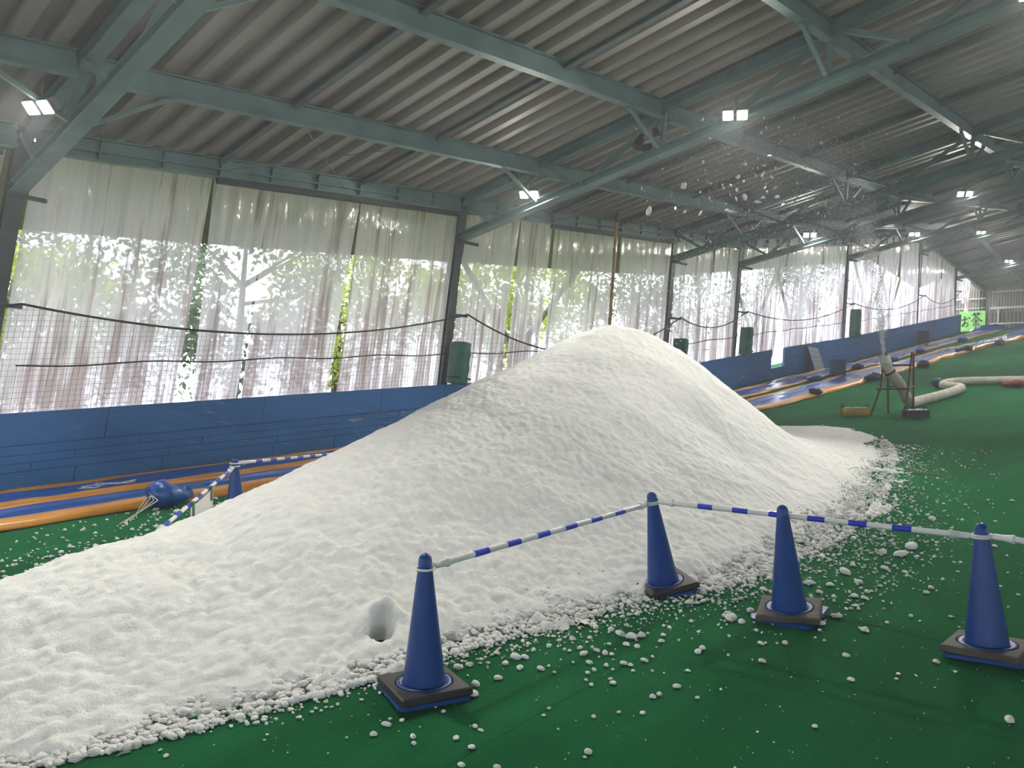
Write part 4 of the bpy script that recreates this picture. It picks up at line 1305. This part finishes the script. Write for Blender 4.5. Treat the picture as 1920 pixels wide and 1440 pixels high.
# more lumps along the foot of the heap, thinning outwards
def scatter(n, side, small):
    out = []
    while len(out) < n:
        if side == 'front':
            x = R.triangular(1.4, 8.5, 5.0)
            y0 = float(np.interp(x, XS, FYc))
            y = y0 - abs(R.expovariate(1 / (.10 + .22 * min(1, max(0, (x - 3.2) / 2)))))
            if x > 5 and R.random() < .3:
                y = y0 - R.uniform(0, .9)
        elif side == 'right':
            x = R.uniform(6.0, 13.5)
            y0 = float(np.interp(x, XS, FYc))
            y = y0 - abs(R.expovariate(1 / .28))
        elif side == 'wide':
            x, y = R.uniform(1.6, 7.5), R.uniform(.6, 3.2)
        else:
            x = R.uniform(.8, 5.2)
            y0 = float(np.interp(x, XS, BYc))
            y = y0 + .15 + abs(R.expovariate(1 / .60))
            if y > 9.1: continue
        if inside_heap(x, y): continue
        out.append((x, y))
    return out
for side, n, lab, grp, lo, hi in (('front', 80, LB1, G1, .012, .03), ('right', 45, LB2, G2, .014, .034), ('back', 64, LB3, G3, .016, .055)):
    for x, y in scatter(n, side, False):
        lump(x, y, R.uniform(lo, hi) , lab, grp)
# the rest: crumbs nobody could count
def scatter_mesh(name, pts, label, cat):
    P = np.array(pts, float)
    n = len(P)
    base = np.array([tuple(v) for v in IV1])[None]
    jit = 1 + rng.uniform(-.3, .3, (n, len(IV1), 1))
    sc3 = P[:, 3][:, None, None] * np.stack([rng.uniform(.7, 1.3, n), rng.uniform(.7, 1.3, n), rng.uniform(.5, .9, n)], -1)[:, None]
    V = base * jit * sc3 + P[:, None, :3]
    F = (np.array(IF1)[None] + (np.arange(n) * len(IV1))[:, None, None]).reshape(-1, 3)
    me = bpy.data.meshes.new(name)
    c = P[:, :3].mean(0)
    me.from_pydata((V.reshape(-1, 3) - c).tolist(), [], F.tolist())
    me.polygons.foreach_set('use_smooth', [True] * len(F))
    me.materials.append(M['snow'])
    o = bpy.data.objects.new(name, me)
    C.objects.link(o); o.location = c
    return tag(o, label, cat, kind='stuff')
pts = []
for side, n, lo, hi in (('front', 2600, .003, .017), ('right', 1500, .004, .018), ('back', 1300, .005, .026), ('wide', 420, .002, .006)):
    for x, y in scatter(n, side, True):
        r = R.uniform(lo, hi) * R.uniform(.5, 1)
        pts.append((x, y, float(carpet_z(np.array(x), np.array(y))) + .004 + r * .4, r))
cl = []
while len(cl) < 7000:
    x = R.uniform(-2, 9.5) if R.random() < .8 else R.uniform(9, 14)
    fy_, by_, ry_ = float(np.interp(x, XS, FYc)), float(np.interp(x, XS, BYc)), float(np.interp(x, XS, RYc))
    v = 1.03 - abs(R.gauss(0, .075))
    if v < .7: continue
    y = ry_ - v * (ry_ - fy_) if R.random() < .75 else ry_ + v * (by_ - ry_)
    if (x - 2.94) ** 2 + (y - 3.6) ** 2 < .04 or (x - 2.69) ** 2 + (y - 2.91) ** 2 < .06 or (x - 4.78) ** 2 + (y - 2.86) ** 2 < .05: continue
    r = R.uniform(.008, .030) * (R.uniform(.5, 1) if v < .9 else 1) * (1 if x < 7 else .7)
    h_ = float(heap_h(np.array(x), np.array(y)))
    cl.append((x, y, float(zg(x)) + max(h_ - .01, .0) + .012 + r * .1, r))
cl_o = scatter_mesh('snow_clods', cl, None, None)
cl_o.parent = pile
cl_o.location = cl_o.location - pile.location
scatter_mesh('snow_crumbs', pts, 'fine crumbs of snow strewn over the carpet around the heap', 'snow crumbs')

# snow thrown by the hose: an arc from the nozzle over to the peak
p0 = Vector((18.25, 5.74, float(zg(18.25)) + 1.38))
p2 = Vector((10.0, 6.6, 4.4))
apex = Vector((16.7, 6.1, 11.9))
def arc(u):
    return p0 * (1 - u) ** 2 + apex * 2 * u * (1 - u) + p2 * u * u
def rand_in_spray(sp=1.0, u=None):
    u = R.betavariate(2.2, 1.7) if u is None else u
    w_ = (.05 + 1.25 * min(1, u * 1.3)) * sp
    return arc(u) + Vector((R.gauss(0, w_ * .6), R.gauss(0, w_ * .6), R.gauss(0, w_ * .75)))
def flake_label(o):
    d = np.array(o.location) - np.array((0, 0, CAMZ))
    c = Mw.T @ d
    px, py = 960 + f_px * c[0] / c[2], 720 + f_px * c[1] / c[2]
    sz = o.scale[0] / c[2] * f_px * 2
    size = 'tiny' if sz < 5 else 'small' if sz < 9 else 'broad' if sz < 14 else 'largest sort of'
    h = 'well left of' if px < 1330 else 'just left of' if px < 1400 else 'just right of' if px < 1470 else 'well right of'
    v = 'above' if py < 260 else 'a little below' if py < 330 else 'far below' if py < 400 else 'lowest below'
    return f'{size} airborne snow flake {v} and {h} the middle floodlight'
CM = []
for s in range(6):
    r_ = random.Random(s + 50)
    V = [(v.x * r_.uniform(.55, 1.35), v.y * r_.uniform(.4, 1.05), v.z * r_.uniform(.15, .45)) for v in IV1]
    CM.append(B().add(V, IF1, False).mesh('snow_chip', M['snow']))
CH = [(1480, 585, 20), (488, 1190, 62), (172, 1420, 70), (665, 975, 30), (1212, 583, 30), (1047, 995, 35), (980, 1112, 40), (915, 1190, 32), (968, 1225, 38), (1035, 1290, 50), (962, 1312, 42), (1155, 1335, 52), (1200, 1095, 45), (1262, 922, 32), (1280, 1110, 40), (1332, 1290, 42), (1205, 1297, 36), (1240, 1250, 22), (1222, 1210, 32), (1385, 1360, 40), (840, 1188, 32), (850, 1215, 24), (1030, 1152, 24), (660, 597, 30), (728, 765, 30), (842, 825, 16), (620, 1140, 18), (705, 1158, 24), (682, 1052, 16), (412, 1395, 26), (500, 1425, 32), (300, 1040, 18), (242, 1080, 14), (110, 1218, 22), (40, 1080, 16), (65, 680, 20), (140, 755, 12), (905, 1418, 70), (1080, 1415, 26), (640, 1436, 50), (1312, 1212, 40), (1215, 1010, 30), (1155, 1035, 30)]
for px, py, s in CH:
    X_, Y_ = 1180 + px / 4.8, 100 + py / 4.8
    d = Mw @ np.array([(X_ - 960) / f_px, (Y_ - 720) / f_px, 1.0])
    k = R.uniform(8.2, 12.0)
    o = bpy.data.objects.new('snow_chip', R.choice(CM))
    C.objects.link(o)
    o.location = (d[0] * k, d[1] * k, d[2] * k + CAMZ)
    o.rotation_euler = (R.uniform(0, 6), R.uniform(0, 6), R.uniform(0, 6))
    sc_ = s / 4.8 / 2 * k / f_px * 1.35
    o.scale = (sc_, sc_, sc_)
    tag(o, flake_label(o), 'snow flake', 'flying flakes of snow')
for _ in range(110):
    o = bpy.data.objects.new('snow_chip', R.choice(CM))
    C.objects.link(o)
    o.location = rand_in_spray(1.0, R.uniform(.45, .85))
    o.rotation_euler = (R.uniform(0, 6), R.uniform(0, 6), R.uniform(0, 6))
    sc_ = R.uniform(.012, .042)
    o.scale = (sc_, sc_, sc_)
    tag(o, flake_label(o), 'snow flake', 'flying flakes of snow')
sp = []
for _ in range(16000):
    u = R.betavariate(1.9, 1.7)
    p = rand_in_spray(1.0, u)
    sp.append((p.x, p.y, p.z, R.uniform(.002, .013) * R.uniform(.4, 1)))
for _ in range(2400):
    u = R.uniform(0, .27)
    p = rand_in_spray(.42, u)
    sp.append((p.x, p.y, p.z, R.uniform(.003, .012)))
sp = [q for q in sp if q[2] < float(zr(q[0], q[1])) - .25]
P = np.array(sp)
n = len(P)
tet = np.array([(1, 1, 1), (1, -1, -1), (-1, 1, -1), (-1, -1, 1)], float) * .7
V = tet[None] * P[:, 3][:, None, None] * rng.uniform(.5, 1.4, (n, 4, 1)) + P[:, None, :3]
F = (np.array([(0, 1, 2), (0, 3, 1), (0, 2, 3), (1, 3, 2)])[None] + (np.arange(n) * 4)[:, None, None]).reshape(-1, 3)
me = bpy.data.meshes.new('snow_spray')
c = P[:, :3].mean(0)
me.from_pydata((V.reshape(-1, 3) - c).tolist(), [], F.tolist())
me.materials.append(M['snow'])
o = bpy.data.objects.new('snow_spray', me)
C.objects.link(o); o.location = c
tag(o, 'cloud of fine snow spray blown from the hose nozzle over the peak', 'snow spray', kind='stuff')

# ------------------------------------------------------------------ haze of fine snow dust in the hall
def volume(name, density, col, aniso, fall=None):
    m = bpy.data.materials.new(name)
    m.use_nodes = True
    nt = m.node_tree
    nt.nodes.remove(nt.nodes['Principled BSDF'])
    v = N(nt, 'ShaderNodeVolumeScatter')
    v.inputs['Color'].default_value = (*col, 1)
    v.inputs['Density'].default_value = density
    v.inputs['Anisotropy'].default_value = aniso
    nt.links.new(v.outputs[0], nt.nodes['Material Output'].inputs['Volume'])
    return m
def outward(o):
    import bmesh
    bm = bmesh.new()
    bm.from_mesh(o.data)
    bmesh.ops.remove_doubles(bm, verts=bm.verts, dist=1e-5)
    bmesh.ops.recalc_face_normals(bm, faces=bm.faces)
    bm.to_mesh(o.data)
    bm.free()
    return o
M['haze'] = volume('snow_dust_haze', .0048, (.92, .95, 1.0), .2)
b = B()
x0, x1 = -9.0, 57.0
P = np.array([[(x, y, (zg(x) - .1 if lay == 0 else zr(x, y) + .1)) for y in (11.7, YR, -17.8) for lay in (0, 1)] for x in FRX[1:-1]])
n = len(P)
ring = [0, 2, 4, 5, 3, 1]
F = []
for i in range(n - 1):
    for k in range(6):
        a, c = ring[k], ring[(k + 1) % 6]
        F.append((i * 6 + a, i * 6 + c, (i + 1) * 6 + c, (i + 1) * 6 + a))
F.append(tuple(ring)); F.append(tuple((n - 1) * 6 + k for k in reversed(ring)))
b.add(P.reshape(-1, 3).tolist(), F)
tag(outward(b.make('snow_dust_haze', M['haze'])), 'thin haze of snow dust hanging in the hall', 'haze', kind='stuff')

# the jet leaving the nozzle and the plume it fans out into
def plume(name, u0, u1, r0, r1, dens, label, seed):
    n = 26
    pts = [arc(u0 + (u1 - u0) * k / n) for k in range(n + 1)]
    rs = [max(.02, (r0 + (r1 - r0) * (k / n) ** .8) * (1 + .22 * math.sin(k * 1.7 + seed) * (k > 1)) * min(1, (n - k) / 6 + .15)) for k in range(n + 1)]
    pts = [p + Vector((0, 0, .12 * r1 * math.sin(k * 1.1 + seed))) for k, p in enumerate(pts)]
    M[name] = volume(name, dens, (.95, .97, 1.0), .2)
    o = outward(B().tube(pts, rs, 18).make(name, M[name]))
    tag(o, label, 'snow mist', kind='stuff')
plume('snow_jet', 0, .30, .05, .26, .8, 'thin white jet of snow leaving the hose nozzle', 1)
plume('snow_mist', .20, .80, .22, .95, .09, 'drifting plume of snow mist under the roof right of the peak', 4)
